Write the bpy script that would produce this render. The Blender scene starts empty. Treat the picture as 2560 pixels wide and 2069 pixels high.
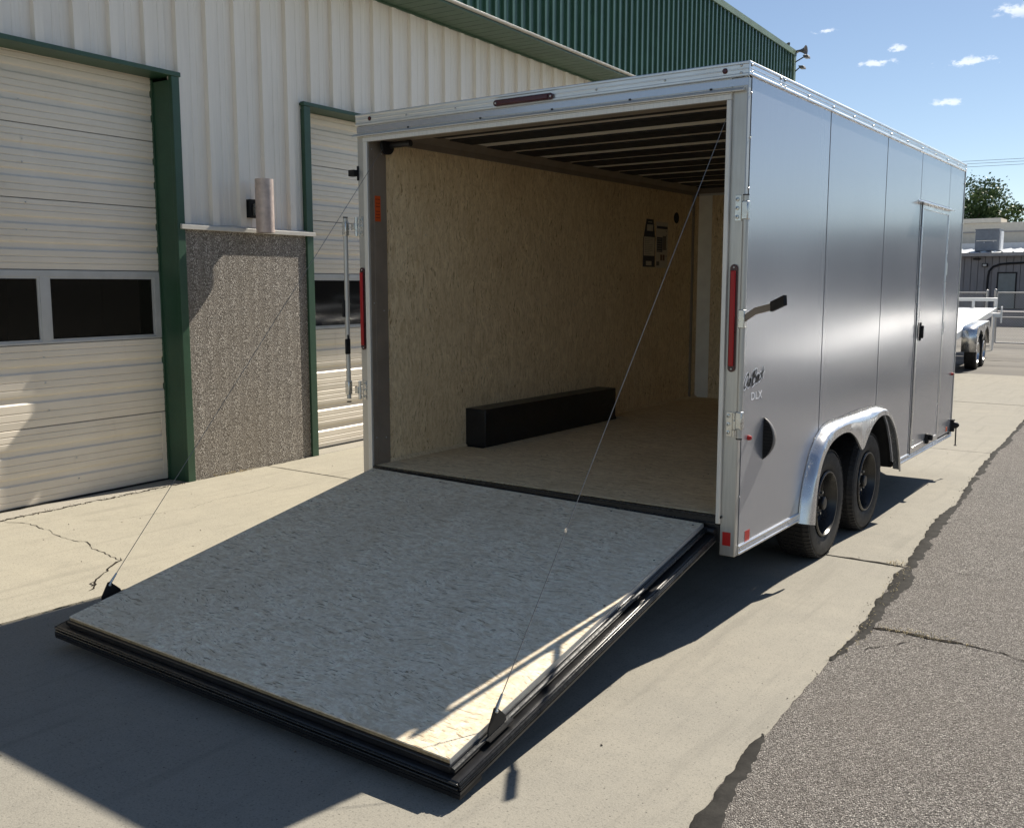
import bpy, bmesh, math, random
from mathutils import Vector, Matrix, Quaternion
random.seed(7)
R = math.radians
S = bpy.context.scene
COL = S.collection
G = -0.36                      # ground level (trailer body bottom is z = 0)

# ------------------------------------------------------------------ camera
cam_d = bpy.data.cameras.new('camera'); cam = bpy.data.objects.new('camera', cam_d); COL.objects.link(cam)
cam_d.sensor_fit = 'HORIZONTAL'; cam_d.sensor_width = 36.0; cam_d.lens = 34.48
cam_d.clip_start = 0.05; cam_d.clip_end = 3000
yaw, pitch, roll = -0.6211, -0.1303, -0.0008
fw = Vector((math.sin(yaw)*math.cos(pitch), math.cos(yaw)*math.cos(pitch), math.sin(pitch)))
rt = Vector((math.cos(yaw), -math.sin(yaw), 0)); up = rt.cross(fw)
m = Matrix((rt, up, -fw)).transposed().to_4x4()
m.translation = Vector((4.4954, -4.6069, 1.3626)); cam.matrix_world = m
S.camera = cam

# ------------------------------------------------------------------ light
SUN = Vector((0.435, 2.905, 2.78)).normalized()
elev = math.asin(SUN.z); azim = math.atan2(SUN.x, SUN.y)
w = bpy.data.worlds.new('World'); S.world = w; w.use_nodes = True
wn = w.node_tree; wn.nodes.clear()
out = wn.nodes.new('ShaderNodeOutputWorld'); bg = wn.nodes.new('ShaderNodeBackground')
sky = wn.nodes.new('ShaderNodeTexSky'); sky.sky_type = 'NISHITA'; sky.sun_disc = False
sky.sun_elevation = elev; sky.sun_rotation = azim; sky.altitude = 1500; sky.dust_density = .35; sky.ozone_density = 1.0; sky.air_density = 1.0
bg.inputs['Strength'].default_value = 0.057
def wnode(t, **k):
    n = wn.nodes.new(t)
    for a, b in k.items(): setattr(n, a, b)
    return n
tc = wnode('ShaderNodeTexCoord')
def cloud(direction, sx, sz, seed, scale, lo):
    """one wisp of high cloud around a direction of the sky"""
    d = Vector(direction).normalized(); r = Vector((d.y, -d.x, 0)).normalized(); u = r.cross(d)
    dots = []
    for v, s in ((r, sx), (u, sz)):
        n = wnode('ShaderNodeVectorMath', operation='DOT_PRODUCT'); wn.links.new(tc.outputs['Generated'], n.inputs[0]); n.inputs[1].default_value = v/s
        dots.append(n)
    nz = wnode('ShaderNodeTexNoise'); nz.inputs['Scale'].default_value = scale; nz.inputs['Detail'].default_value = 7; nz.inputs['Roughness'].default_value = .62
    mp = wnode('ShaderNodeMapping'); mp.inputs['Scale'].default_value = (1, 1, 2.0); mp.inputs['Location'].default_value = (seed, seed*.37, 0)
    wn.links.new(tc.outputs['Generated'], mp.inputs[0]); wn.links.new(mp.outputs[0], nz.inputs[0])
    # ellipse distance
    cmb = wnode('ShaderNodeCombineXYZ'); wn.links.new(dots[0].outputs['Value'], cmb.inputs[0]); wn.links.new(dots[1].outputs['Value'], cmb.inputs[1])
    ln = wnode('ShaderNodeVectorMath', operation='LENGTH'); wn.links.new(cmb.outputs[0], ln.inputs[0])
    fall = wnode('ShaderNodeMapRange', interpolation_type='SMOOTHSTEP'); fall.inputs[1].default_value = 1; fall.inputs[2].default_value = 0
    fall.inputs[3].default_value = 0; fall.inputs[4].default_value = 1
    wn.links.new(ln.outputs['Value'], fall.inputs[0])
    front = wnode('ShaderNodeVectorMath', operation='DOT_PRODUCT'); wn.links.new(tc.outputs['Generated'], front.inputs[0]); front.inputs[1].default_value = d
    gt = wnode('ShaderNodeMath', operation='GREATER_THAN'); wn.links.new(front.outputs['Value'], gt.inputs[0]); gt.inputs[1].default_value = .3
    add = wnode('ShaderNodeMath', operation='MULTIPLY_ADD'); wn.links.new(fall.outputs[0], add.inputs[0]); add.inputs[1].default_value = .35
    wn.links.new(nz.outputs[0], add.inputs[2])
    mr = wnode('ShaderNodeMapRange', interpolation_type='SMOOTHSTEP'); mr.inputs[1].default_value = lo; mr.inputs[2].default_value = lo+.17
    wn.links.new(add.outputs[0], mr.inputs[0])
    mu = wnode('ShaderNodeMath', operation='MULTIPLY'); wn.links.new(mr.outputs[0], mu.inputs[0]); wn.links.new(gt.outputs[0], mu.inputs[1])
    mf = wnode('ShaderNodeMath', operation='MULTIPLY'); wn.links.new(mu.outputs[0], mf.inputs[0]); wn.links.new(fall.outputs[0], mf.inputs[1])
    return mf
def pixdir(u, v):
    return (rt*((u-1280)/2451.7) + up*(-(v-1034.5)/2451.7) + fw)
cl = [cloud(pixdir(2190, 158), .036, .008, 3.1, 95, .715), cloud(pixdir(2240, 122), .020, .008, 9.4, 100, .73),
      cloud(pixdir(2420, 155), .052, .009, 5.2, 90, .71), cloud(pixdir(2370, 257), .030, .007, 7.7, 80, .68),
      cloud(pixdir(2545, 22), .045, .012, 1.9, 70, .655), cloud(pixdir(2060, 78), .020, .006, 4.4, 110, .74)]
acc = cl[0]
for c in cl[1:]:
    a = wnode('ShaderNodeMath', operation='MAXIMUM'); wn.links.new(acc.outputs[0], a.inputs[0]); wn.links.new(c.outputs[0], a.inputs[1]); acc = a
mixc = wnode('ShaderNodeMixRGB'); mixc.inputs[2].default_value = (11.0, 11.4, 12.0, 1)
cm = wnode('ShaderNodeMath', operation='MULTIPLY'); cm.inputs[1].default_value = .7
wn.links.new(acc.outputs[0], cm.inputs[0]); wn.links.new(cm.outputs[0], mixc.inputs[0])
hs = wnode('ShaderNodeHueSaturation'); hs.inputs['Saturation'].default_value = .95; hs.inputs['Value'].default_value = 1.0; wn.links.new(sky.outputs[0], hs.inputs['Color']); wn.links.new(hs.outputs[0], mixc.inputs[1]); wn.links.new(mixc.outputs[0], bg.inputs[0]); wn.links.new(bg.outputs[0], out.inputs[0])

sd = bpy.data.lights.new('sun', 'SUN'); sd.energy = 4.6; sd.angle = R(.53); sd.color = (1, .92, .79)
so = bpy.data.objects.new('sun', sd); COL.objects.link(so); so.rotation_euler = SUN.to_track_quat('Z', 'Y').to_euler()
S.view_settings.view_transform = 'Standard'; S.view_settings.look = 'None'
S.view_settings.exposure = 0.92; S.view_settings.gamma = 1.0; S.view_settings.use_curve_mapping = False
try:
    S.cycles.max_bounces = 10; S.cycles.diffuse_bounces = 6; S.cycles.glossy_bounces = 4
except Exception: pass

# ------------------------------------------------------------------ node helpers
class NT:
    def __init__(s, name):
        s.m = bpy.data.materials.new(name); s.m.use_nodes = True; s.t = s.m.node_tree
        s.b = s.t.nodes['Principled BSDF']; s.tc = s.t.nodes.new('ShaderNodeTexCoord'); s.P = s.tc.outputs['Object']
    def n(s, t, ins={}, **k):
        n = s.t.nodes.new(t)
        for a, b in k.items(): setattr(n, a, b)
        for a, b in ins.items():
            if hasattr(b, 'links') or isinstance(b, bpy.types.NodeSocket): s.t.links.new(b, n.inputs[a])
            else: n.inputs[a].default_value = b
        return n
    def map(s, scale=(1,1,1), rot=(0,0,0), loc=(0,0,0), v=None):
        return s.n('ShaderNodeMapping', {0: v or s.P, 'Scale': scale, 'Rotation': rot, 'Location': loc}).outputs[0]
    def noise(s, scale, detail=4, rough=.55, v=None, dist=0):
        return s.n('ShaderNodeTexNoise', {'Vector': v or s.P, 'Scale': scale, 'Detail': detail, 'Roughness': rough, 'Distortion': dist}).outputs[0]
    def voro(s, scale, v=None, feature='F1', out=0):
        return s.n('ShaderNodeTexVoronoi', {'Vector': v or s.P, 'Scale': scale}, feature=feature).outputs[out]
    def ramp(s, f, stops, interp='LINEAR'):
        n = s.n('ShaderNodeValToRGB', {0: f}); cr = n.color_ramp; cr.interpolation = interp
        while len(cr.elements) < len(stops): cr.elements.new(.5)
        for e, (p, c) in zip(cr.elements, stops):
            e.position = p; e.color = c if len(c) == 4 else (*c, 1)
        return n.outputs[0]
    def mr(s, f, a, b, c=0, d=1):
        return s.n('ShaderNodeMapRange', {0: f, 1: a, 2: b, 3: c, 4: d}).outputs[0]
    def mix(s, f, a, b, mode='MIX'):
        n = s.n('ShaderNodeMixRGB', {}, blend_type=mode)
        for i, v in enumerate((f, a, b)):
            if isinstance(v, bpy.types.NodeSocket): s.t.links.new(v, n.inputs[i])
            elif i == 0: n.inputs[0].default_value = v
            else: n.inputs[i].default_value = v if len(v) == 4 else (*v, 1)
        return n.outputs[0]
    def math(s, op, a, b=0.0):
        n = s.n('ShaderNodeMath', {}, operation=op)
        for i, v in enumerate((a, b)):
            if isinstance(v, bpy.types.NodeSocket): s.t.links.new(v, n.inputs[i])
            else: n.inputs[i].default_value = v
        return n.outputs[0]
    def set(s, **k):
        names = {'color': 'Base Color', 'rough': 'Roughness', 'metal': 'Metallic', 'spec': 'Specular IOR Level', 'coat': 'Coat Weight', 'coatr': 'Coat Roughness', 'aniso': 'Anisotropic'}
        for a, v in k.items():
            i = s.b.inputs[names.get(a, a)]
            if isinstance(v, bpy.types.NodeSocket): s.t.links.new(v, i)
            else: i.default_value = (*v, 1) if (a == 'color' and len(v) == 3) else v
        return s
    def bump(s, h, strength=.3, dist=.002, prev=None):
        n = s.n('ShaderNodeBump', {'Height': h, 'Strength': strength, 'Distance': dist})
        if prev: s.t.links.new(prev, n.inputs['Normal'])
        s.t.links.new(n.outputs[0], s.b.inputs['Normal']); return n.outputs[0]

def plain(name, color, rough=.5, metal=0, var=.12, scale=6, spec=.5, bump=0, bscale=60):
    t = NT(name); f = t.noise(scale, 5, .6)
    c1 = tuple(c*(1-var) for c in color); c2 = tuple(min(1, c*(1+var)) for c in color)
    t.set(color=t.ramp(f, [(.3, c1), (.7, c2)]), rough=t.mr(t.noise(scale*2.3, 4), .3, .7, max(.02, rough-.07), rough+.07), metal=metal, spec=spec)
    if bump: t.bump(t.noise(bscale, 3), bump, .002)
    return t.m

def osb(name, base, dark, stretch, strokes=.5, tone=.15, dash=1.0):
    """pressed strand board: fine strands, a few dark slivers, soft stains"""
    t = NT(name)
    wob = t.noise(1.7, 2); wobv = t.n('ShaderNodeVectorMath', {0: t.n('ShaderNodeTexNoise', {'Vector': t.P, 'Scale': 3.1, 'Detail': 2}).outputs[1]}, operation='SCALE'); wobv.inputs['Scale'].default_value = .16
    P2 = t.n('ShaderNodeVectorMath', {0: t.P, 1: wobv.outputs[0]}, operation='ADD').outputs[0]
    a = [1, 1, 1]; 
    sc = tuple((.16 if i == stretch else 1) for i in range(3)) if stretch is not None else (.35, 1, 1)
    f1 = t.noise(95, 5, .6, t.map(sc, v=P2)); f2 = t.noise(44, 4, .6, t.map(sc, rot=(.2, .25, .3), v=P2)); big = t.noise(2.2, 4, .6)
    col = t.ramp(f1, [(.28, tuple(c*(1-tone*1.3) for c in base)), (.5, base), (.72, tuple(min(1, c*(1+tone)) for c in base))])
    col = t.mix(t.mr(f2, .42, .66), col, tuple(c*k for c, k in zip(base, (1-tone*1.2, 1-tone*1.5, 1-tone*2.0))))
    col = t.mix(t.math('MULTIPLY', t.mr(big, .4, .75), .35), col, tuple(c*k for c, k in zip(base, (.78, .76, .74))))
    sw = t.noise(9, 5, .7, t.map(tuple((.45 if i == stretch else 1) for i in range(3)), v=P2), 2.2)
    col = t.mix(t.mr(sw, .52, .68, 0, .55), col, tuple(c*k for c, k in zip(base, (.66, .62, .58))))
    # dark slivers in rotated directions chosen per cell
    sliv = None
    for k, (ang, sc2, thr) in enumerate(((.35, 70, .690), (-.5, 88, .690), (1.2, 105, .70), (-.1, 130, .68), (.8, 60, .735))):
        if stretch == 2: rot = (ang, 0, 0); s3 = (1, 1, .14)
        elif stretch == 0: rot = (0, 0, ang*.6); s3 = (.12, 1, 1)
        else: rot = (0, 0, ang*1.6+k); s3 = (.13, 1, 1)
        nz = t.noise(sc2, 1.5, .5, t.map(s3, rot=rot, loc=(k*3.3, k*1.7, k), v=P2))
        v = t.mr(nz, thr-.02*strokes, thr+.02)
        sliv = v if sliv is None else t.math('MAXIMUM', sliv, v)
    patch = t.mr(t.noise(3.2, 3), .35, .6)
    pm = t.n('ShaderNodeMath', {0: patch, 1: .55*dash, 2: .42*dash}, operation='MULTIPLY_ADD').outputs[0]
    col = t.mix(t.math('MULTIPLY', sliv, pm), col, dark)
    mot = t.noise(30, 6, .75, t.map(tuple((.35 if i == stretch else 1) for i in range(3)), v=P2), 1.2); col = t.mix(t.mr(mot, .47, .66, 0, .50), col, tuple(c*k for c, k in zip(base, (.58, .51, .42))))
    curl = t.noise(16, 3, .6, P2, 3.0); band = t.math('ABSOLUTE', t.math('SUBTRACT', curl, .5)); cm_ = t.math('MULTIPLY', t.mr(band, .014, .0, 0, .75), t.mr(t.noise(6, 2), .5, .62)); col = t.mix(cm_, col, tuple(c*k for c, k in zip(base, (.42, .36, .28))))
    wear = t.mr(t.noise(1.3, 5, .7), .48, .66, 0, .30); col = t.mix(wear, col, tuple(c*k for c, k in zip(base, (.66, .60, .52))))
    t.set(color=col, rough=.8, spec=.15)
    t.bump(f1, .10, .001)
    return t.m

M = {}
def build_materials():
    # concrete
    def concrete(name, base, warm):
        t = NT(name)
        big = t.noise(.55, 5, .6); mid = t.noise(4.5, 6, .65); fine = t.noise(150, 3, .7); streak = t.noise(1.1, 6, .62, t.map((.35, 2.2, 1)))
        c = t.ramp(big, [(.3, base), (.72, warm)])
        c = t.mix(t.mr(mid, .35, .7, 0, .55), c, tuple(v*.76 for v in base)); c = t.mix(t.mr(t.noise(14, 6, .7), .45, .7, 0, .4), c, tuple(v*.72 for v in base))
        c = t.mix(t.mr(streak, .45, .7, 0, .35), c, tuple(v*.74 for v in base))
        c = t.mix(t.mr(fine, .35, .65, 0, .7), c, tuple(min(1, v*1.30) for v in base)); c = t.mix(t.mr(t.noise(90, 2, .5), .58, .66, 0, .55), c, tuple(v*.62 for v in base))
        tyre = t.noise(2.6, 4, .6, t.map((4.5, .30, 1), rot=(0, 0, .12))); c = t.mix(t.mr(tyre, .54, .68, 0, .30), c, tuple(v*.66 for v in base))
        spk = t.voro(170); c = t.mix(t.math('MULTIPLY', t.mr(spk, .22, .12), .5), c, tuple(v*.45 for v in base))
        pit = t.voro(21); c = t.mix(t.math('MULTIPLY', t.mr(pit, .085, .04), .8), c, (.05, .045, .04))
        t.set(color=c, rough=.9, spec=.2); t.bump(t.math('ADD', fine, t.math('MULTIPLY', mid, .6)), .45, .003)
        return t.m
    M['concrete'] = concrete('worn_concrete', (.245, .234, .205), (.30, .277, .228))
    M['concrete_warm'] = concrete('warm_lit_concrete', (.31, .290, .238), (.37, .338, .265))  # warmer, lighter copy for the left slabs; wall bounce light in its colour
    M['sill'] = concrete('broken_concrete', (.30, .28, .24), (.36, .335, .29))
    # asphalt with exposed stones
    t = NT('weathered_asphalt')
    v1 = t.n('ShaderNodeTexVoronoi', {'Vector': t.n('ShaderNodeVectorMath', {0: t.P, 1: t.map((1,1,1))}, operation='ADD').outputs[0], 'Scale': 90}, feature='F1')
    st = t.n('ShaderNodeSeparateColor', {0: v1.outputs[1]}).outputs[0]
    stone = t.ramp(st, [(0, (.05, .044, .041)), (.20, (.155, .138, .128)), (.55, (.275, .256, .24)), (.85, (.435, .41, .385)), (1, (.78, .74, .68))])
    edge = t.mr(v1.outputs[0], .42, .80)
    c = t.mix(edge, stone, (.035, .032, .031))
    v2 = t.voro(240, out=1); v2s = t.n('ShaderNodeSeparateColor', {0: v2}).outputs[0]
    c = t.mix(.2, c, t.ramp(v2s, [(0, (.05, .045, .043)), (1, (.30, .28, .25))]))
    big = t.noise(.8, 5, .6); patchy = t.noise(5, 5, .7); c = t.mix(t.mr(patchy, .5, .75, 0, .4), c, (.10, .09, .082)); c = t.mix(t.mr(big, .4, .7, 0, .35), c, (.19, .168, .15))
    t.set(color=c, rough=.88, spec=.25); t.bump(t.math('SUBTRACT', 1.0, v1.outputs[0]), 1.0, .010)
    M['asphalt'] = t.m
    t = NT('far_yard'); b1 = t.noise(.35, 5, .65, t.map((.3, 2.2, 1))); b2 = t.noise(30, 3)
    c = t.ramp(b1, [(.3, (.10, .094, .088)), (.5, (.155, .147, .135)), (.7, (.21, .198, .178))]); c = t.mix(t.mr(b2, .3, .7, 0, .35), c, (.12, .115, .11))
    t.set(color=c, rough=.9, spec=.2); M['yard'] = t.m
    t = NT('tar_sealant'); a = t.noise(14, 6, .65); rp = t.noise(60, 3, .6, t.map((1, .25, 1)))
    t.set(color=t.ramp(a, [(.3, (.022, .021, .020)), (.7, (.042, .040, .037))]), rough=.9, spec=.1); t.bump(t.math('ADD', a, t.math('MULTIPLY', rp, .5)), .6, .008); M['tar'] = t.m
    M['crack'] = plain('crack_shade', (.028, .024, .02), .95, var=.5, scale=40, spec=.05)  # near-black colour imitates the shade inside a recessed crack
    M['pebble'] = plain('loose_stone', (.16, .13, .10), .85, var=.5, scale=20)
    M['straw'] = plain('dry_grass', (.42, .34, .18), .8, var=.3, scale=30)
    M['wood'] = plain('dry_bark', (.45, .30, .17), .8, var=.4, scale=60)
    # building metal
    def siding(name, c0, c1, rough=.42, vert=True):
        t = NT(name)
        sc = (1, 1, .05) if vert else (1, .05, 1)
        st = t.noise(34, 4, .6, t.map(sc)); big = t.noise(1.1, 5, .62, t.map((1, 1, .35))); dirt = t.noise(9, 5, .65, t.map((1, 1, .3)))
        c = t.ramp(st, [(.3, c0), (.7, c1)])
        c = t.mix(t.mr(big, .42, .72, 0, .35), c, tuple(a*b for a, b in zip(c0, (.80, .76, .70))))
        c = t.mix(t.mr(dirt, .62, .78, 0, .3), c, tuple(a*b for a, b in zip(c0, (.62, .56, .5))))
        t.set(color=c, rough=rough, spec=.45); return t.m
    M['white_siding'] = siding('white_wall_panel', (.78, .735, .66), (.84, .79, .71))
    M['door_white'] = siding('cream_door_panel', (.73, .665, .565), (.80, .73, .625), .45, False)
    def green(name, col, rough):
        t = NT(name); n1 = t.noise(3, 5, .6); n2 = t.noise(60, 4, .7)
        c = t.ramp(n1, [(.3, tuple(v*.82 for v in col)), (.7, tuple(v*1.15 for v in col))])
        c = t.mix(t.mr(n2, .52, .75, 0, .35), c, tuple(v*1.7+.01 for v in col))
        t.set(color=c, rough=rough, spec=.5); return t.m
    M['green_trim'] = green('green_trim_paint', (.026, .070, .040), .42)
    M['green_panel'] = green('green_parapet_paint', (.030, .080, .052), .30)
    M['sage'] = green('sage_trim_paint', (.13, .20, .14), .5)
    M['soffit'] = green('green_soffit', (.045, .088, .052), .45)
    M['soffit_groove'] = plain('soffit_groove', (.008, .02, .012), .6)
    M['pale_trim'] = plain('pale_flashing', (.54, .52, .475), .38, var=.08)
    t = NT('pebble_dash'); v = t.n('ShaderNodeTexVoronoi', {'Vector': t.P, 'Scale': 125}, feature='F1'); cs = t.n('ShaderNodeSeparateColor', {0: v.outputs[1]}).outputs[0]
    c = t.ramp(cs, [(0, (.13, .115, .10)), (.35, (.24, .215, .19)), (.75, (.36, .33, .29)), (1, (.72, .68, .62))])
    c = t.mix(t.mr(v.outputs[0], .4, .8), c, (.09, .08, .07)); c = t.mix(t.mr(t.noise(1.3, 4), .4, .7, 0, .3), c, (.2, .17, .13))
    t.set(color=c, rough=.85, spec=.3); t.bump(t.math('SUBTRACT', 1.0, v.outputs[0]), .7, .005); M['pebble_dash'] = t.m
    t = NT('dark_glass'); t.set(color=(.010, .009, .007), rough=.05, spec=.3); M['glass'] = t.m
    M['win_frame'] = plain('window_frame_grey', (.45, .455, .45), .4, var=.1)
    M['bronze'] = plain('worn_copper_lamp', (.52, .42, .37), .4, metal=.3, var=.2, scale=14)
    M['black'] = plain('black_plastic', (.010, .010, .011), .6, var=.3, spec=.3)
    M['speaker'] = plain('grey_speaker_plastic', (.16, .15, .145), .5, var=.1)
    # trailer
    t = NT('silver_body'); br = t.noise(300, 2, .5, t.map((.02, .02, 1))); br2 = t.noise(260, 2, .5, t.map((1, 1, .02))); wv = t.noise(1.0, 1, .4, t.map((1, 1, .6))); fl = t.voro(900, out=1)
    c = t.mix(t.mr(br2, .3, .7, 0, .5), (.45, .465, .505), (.50, .515, .555)); c = t.mix(.05, c, fl)
    t.set(color=c, metal=.62, rough=t.mr(wv, .3, .7, .20, .245), spec=.5, coat=.15, coatr=.1)
    t.bump(wv, .05, .02); M['silver'] = t.m
    def alu(name, col, rough, metal=.9, vs=(1, .06, 1)):
        t = NT(name); br = t.noise(130, 4, .6, t.map(vs)); n = t.noise(3, 4)
        t.set(color=t.ramp(br, [(.3, tuple(v*.86 for v in col)), (.7, col)]), metal=metal, rough=t.mr(n, .3, .7, rough-.05, rough+.06)); t.bump(br, .05, .001); return t.m
    M['alu'] = alu('brushed_aluminium', (.80, .80, .80), .27)
    M['alu_smooth'] = plain('smooth_aluminium', (.72, .72, .72), .26, metal=.85, var=.05, scale=3)
    M['alu_x'] = alu('brushed_aluminium_header', (.74, .745, .73), .36, .75, (.06, 1, 1))
    M['alu_post'] = alu('post_aluminium', (.52, .51, .48), .38, .6, (1, 1, .06))
    M['alu_matt'] = alu('matt_aluminium', (.74, .72, .67), .5, .45, (1, 1, .06))
    M['alu_deck'] = alu('deck_aluminium', (.80, .81, .82), .4, .55)
    M['zinc'] = plain('zinc_plated_steel', (.58, .58, .56), .3, metal=.9, var=.12, scale=30)
    M['galv'] = plain('galvanised_interior_steel', (.30, .25, .20), .5, metal=.3, var=.12)
    M['bow'] = plain('roof_bow_steel', (.95, .90, .80), .5, metal=.05, var=.08)
    M['black_steel'] = plain('black_painted_steel', (.014, .014, .015), .35, var=.35, scale=12, spec=.5, bump=.1)
    M['black_gloss'] = plain('black_rim_extrusion', (.02, .021, .022), .27, metal=.35, var=.3, scale=20)
    M['bow_dull'] = plain('roof_bow_dull_steel', (.74, .66, .56), .5, metal=.15, var=.08)
    M['membrane'] = plain('black_roof_membrane', (.012, .012, .014), .75, var=.3)
    M['rubber'] = plain('tyre_rubber', (.022, .021, .021), .62, var=.35, scale=14, spec=.35, bump=.25, bscale=120)
    M['rim'] = plain('gloss_black_rim', (.010, .010, .011), .3, var=.3, spec=.6)
    t = NT('red_lens'); wv = t.noise(220, 1); t.set(color=(.36, .008, .010), rough=.35, spec=.35); t.bump(wv, .15, .002); M['red'] = t.m
    t = NT('dark_red_lens'); t.set(color=(.06, .006, .006), rough=.2, spec=.5); M['red_dark'] = t.m
    M['red_base'] = plain('dark_lens_rim', (.05, .008, .01), .3)
    M['reflector'] = plain('red_reflector_sticker', (.42, .012, .010), .4, var=.08)
    M['orange'] = plain('orange_sticker', (.62, .09, .015), .5, var=.08); M['orange_d'] = plain('orange_sticker_print', (.25, .03, .01), .5)
    M['navy'] = plain('navy_print', (.018, .022, .045), .5); M['paper'] = plain('paper_print', (.58, .52, .42), .6, var=.05); M['ink'] = plain('grey_print', (.15, .13, .11), .6); M['brown'] = plain('brown_print', (.16, .08, .04), .6)
    M['white'] = plain('white_vinyl', (.78, .80, .84), .35, var=.04); M['letter'] = plain('black_vinyl', (.008, .010, .016), .35)
    M['cable'] = plain('steel_cable', (.22, .21, .20), .45, metal=.4)
    M['osb_wall'] = osb('wall_strand_board', (.93, .755, .50), (.30, .19, .09), 2, tone=.15)
    M['osb_floor'] = osb('floor_strand_board', (.93, .76, .50), (.33, .21, .11), 0, tone=.15)
    M['osb_ramp'] = osb('ramp_strand_board', (.95, .85, .68), (.26, .20, .13), None, 1.0, tone=.18, dash=.95)
    M['osb_edge'] = plain('board_edge', (.34, .25, .14), .85, var=.35, scale=60)
    M['chain'] = plain('galvanised_fence', (.42, .42, .42), .45, metal=.5)
    M['shed'] = plain('grey_wall_boards', (.22, .21, .215), .7, var=.1, scale=1.5)
    M['shed_roof'] = plain('white_metal_roof', (.72, .74, .76), .4, var=.06)
    M['fascia'] = plain('grey_gutter', (.30, .29, .29), .5)
    M['unit'] = plain('grey_rooftop_unit', (.17, .19, .22), .55)
    M['beige'] = plain('beige_render', (.60, .56, .49), .8, var=.06); M['shed_door'] = plain('grey_green_door', (.20, .22, .215), .6)
    t = NT('foliage'); t.set(color=t.ramp(t.noise(1.3, 4), [(.3, (.045, .08, .022)), (.7, (.09, .14, .045))]), rough=.55, spec=.35)
    t.set(**{'Subsurface Weight': 0.0}); M['leaf'] = t.m
    M['trunk'] = plain('tree_bark', (.09, .065, .045), .9, var=.3)
    M['yellow_sticker'] = plain('pale_label', (.55, .55, .5), .5)
build_materials()

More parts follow.
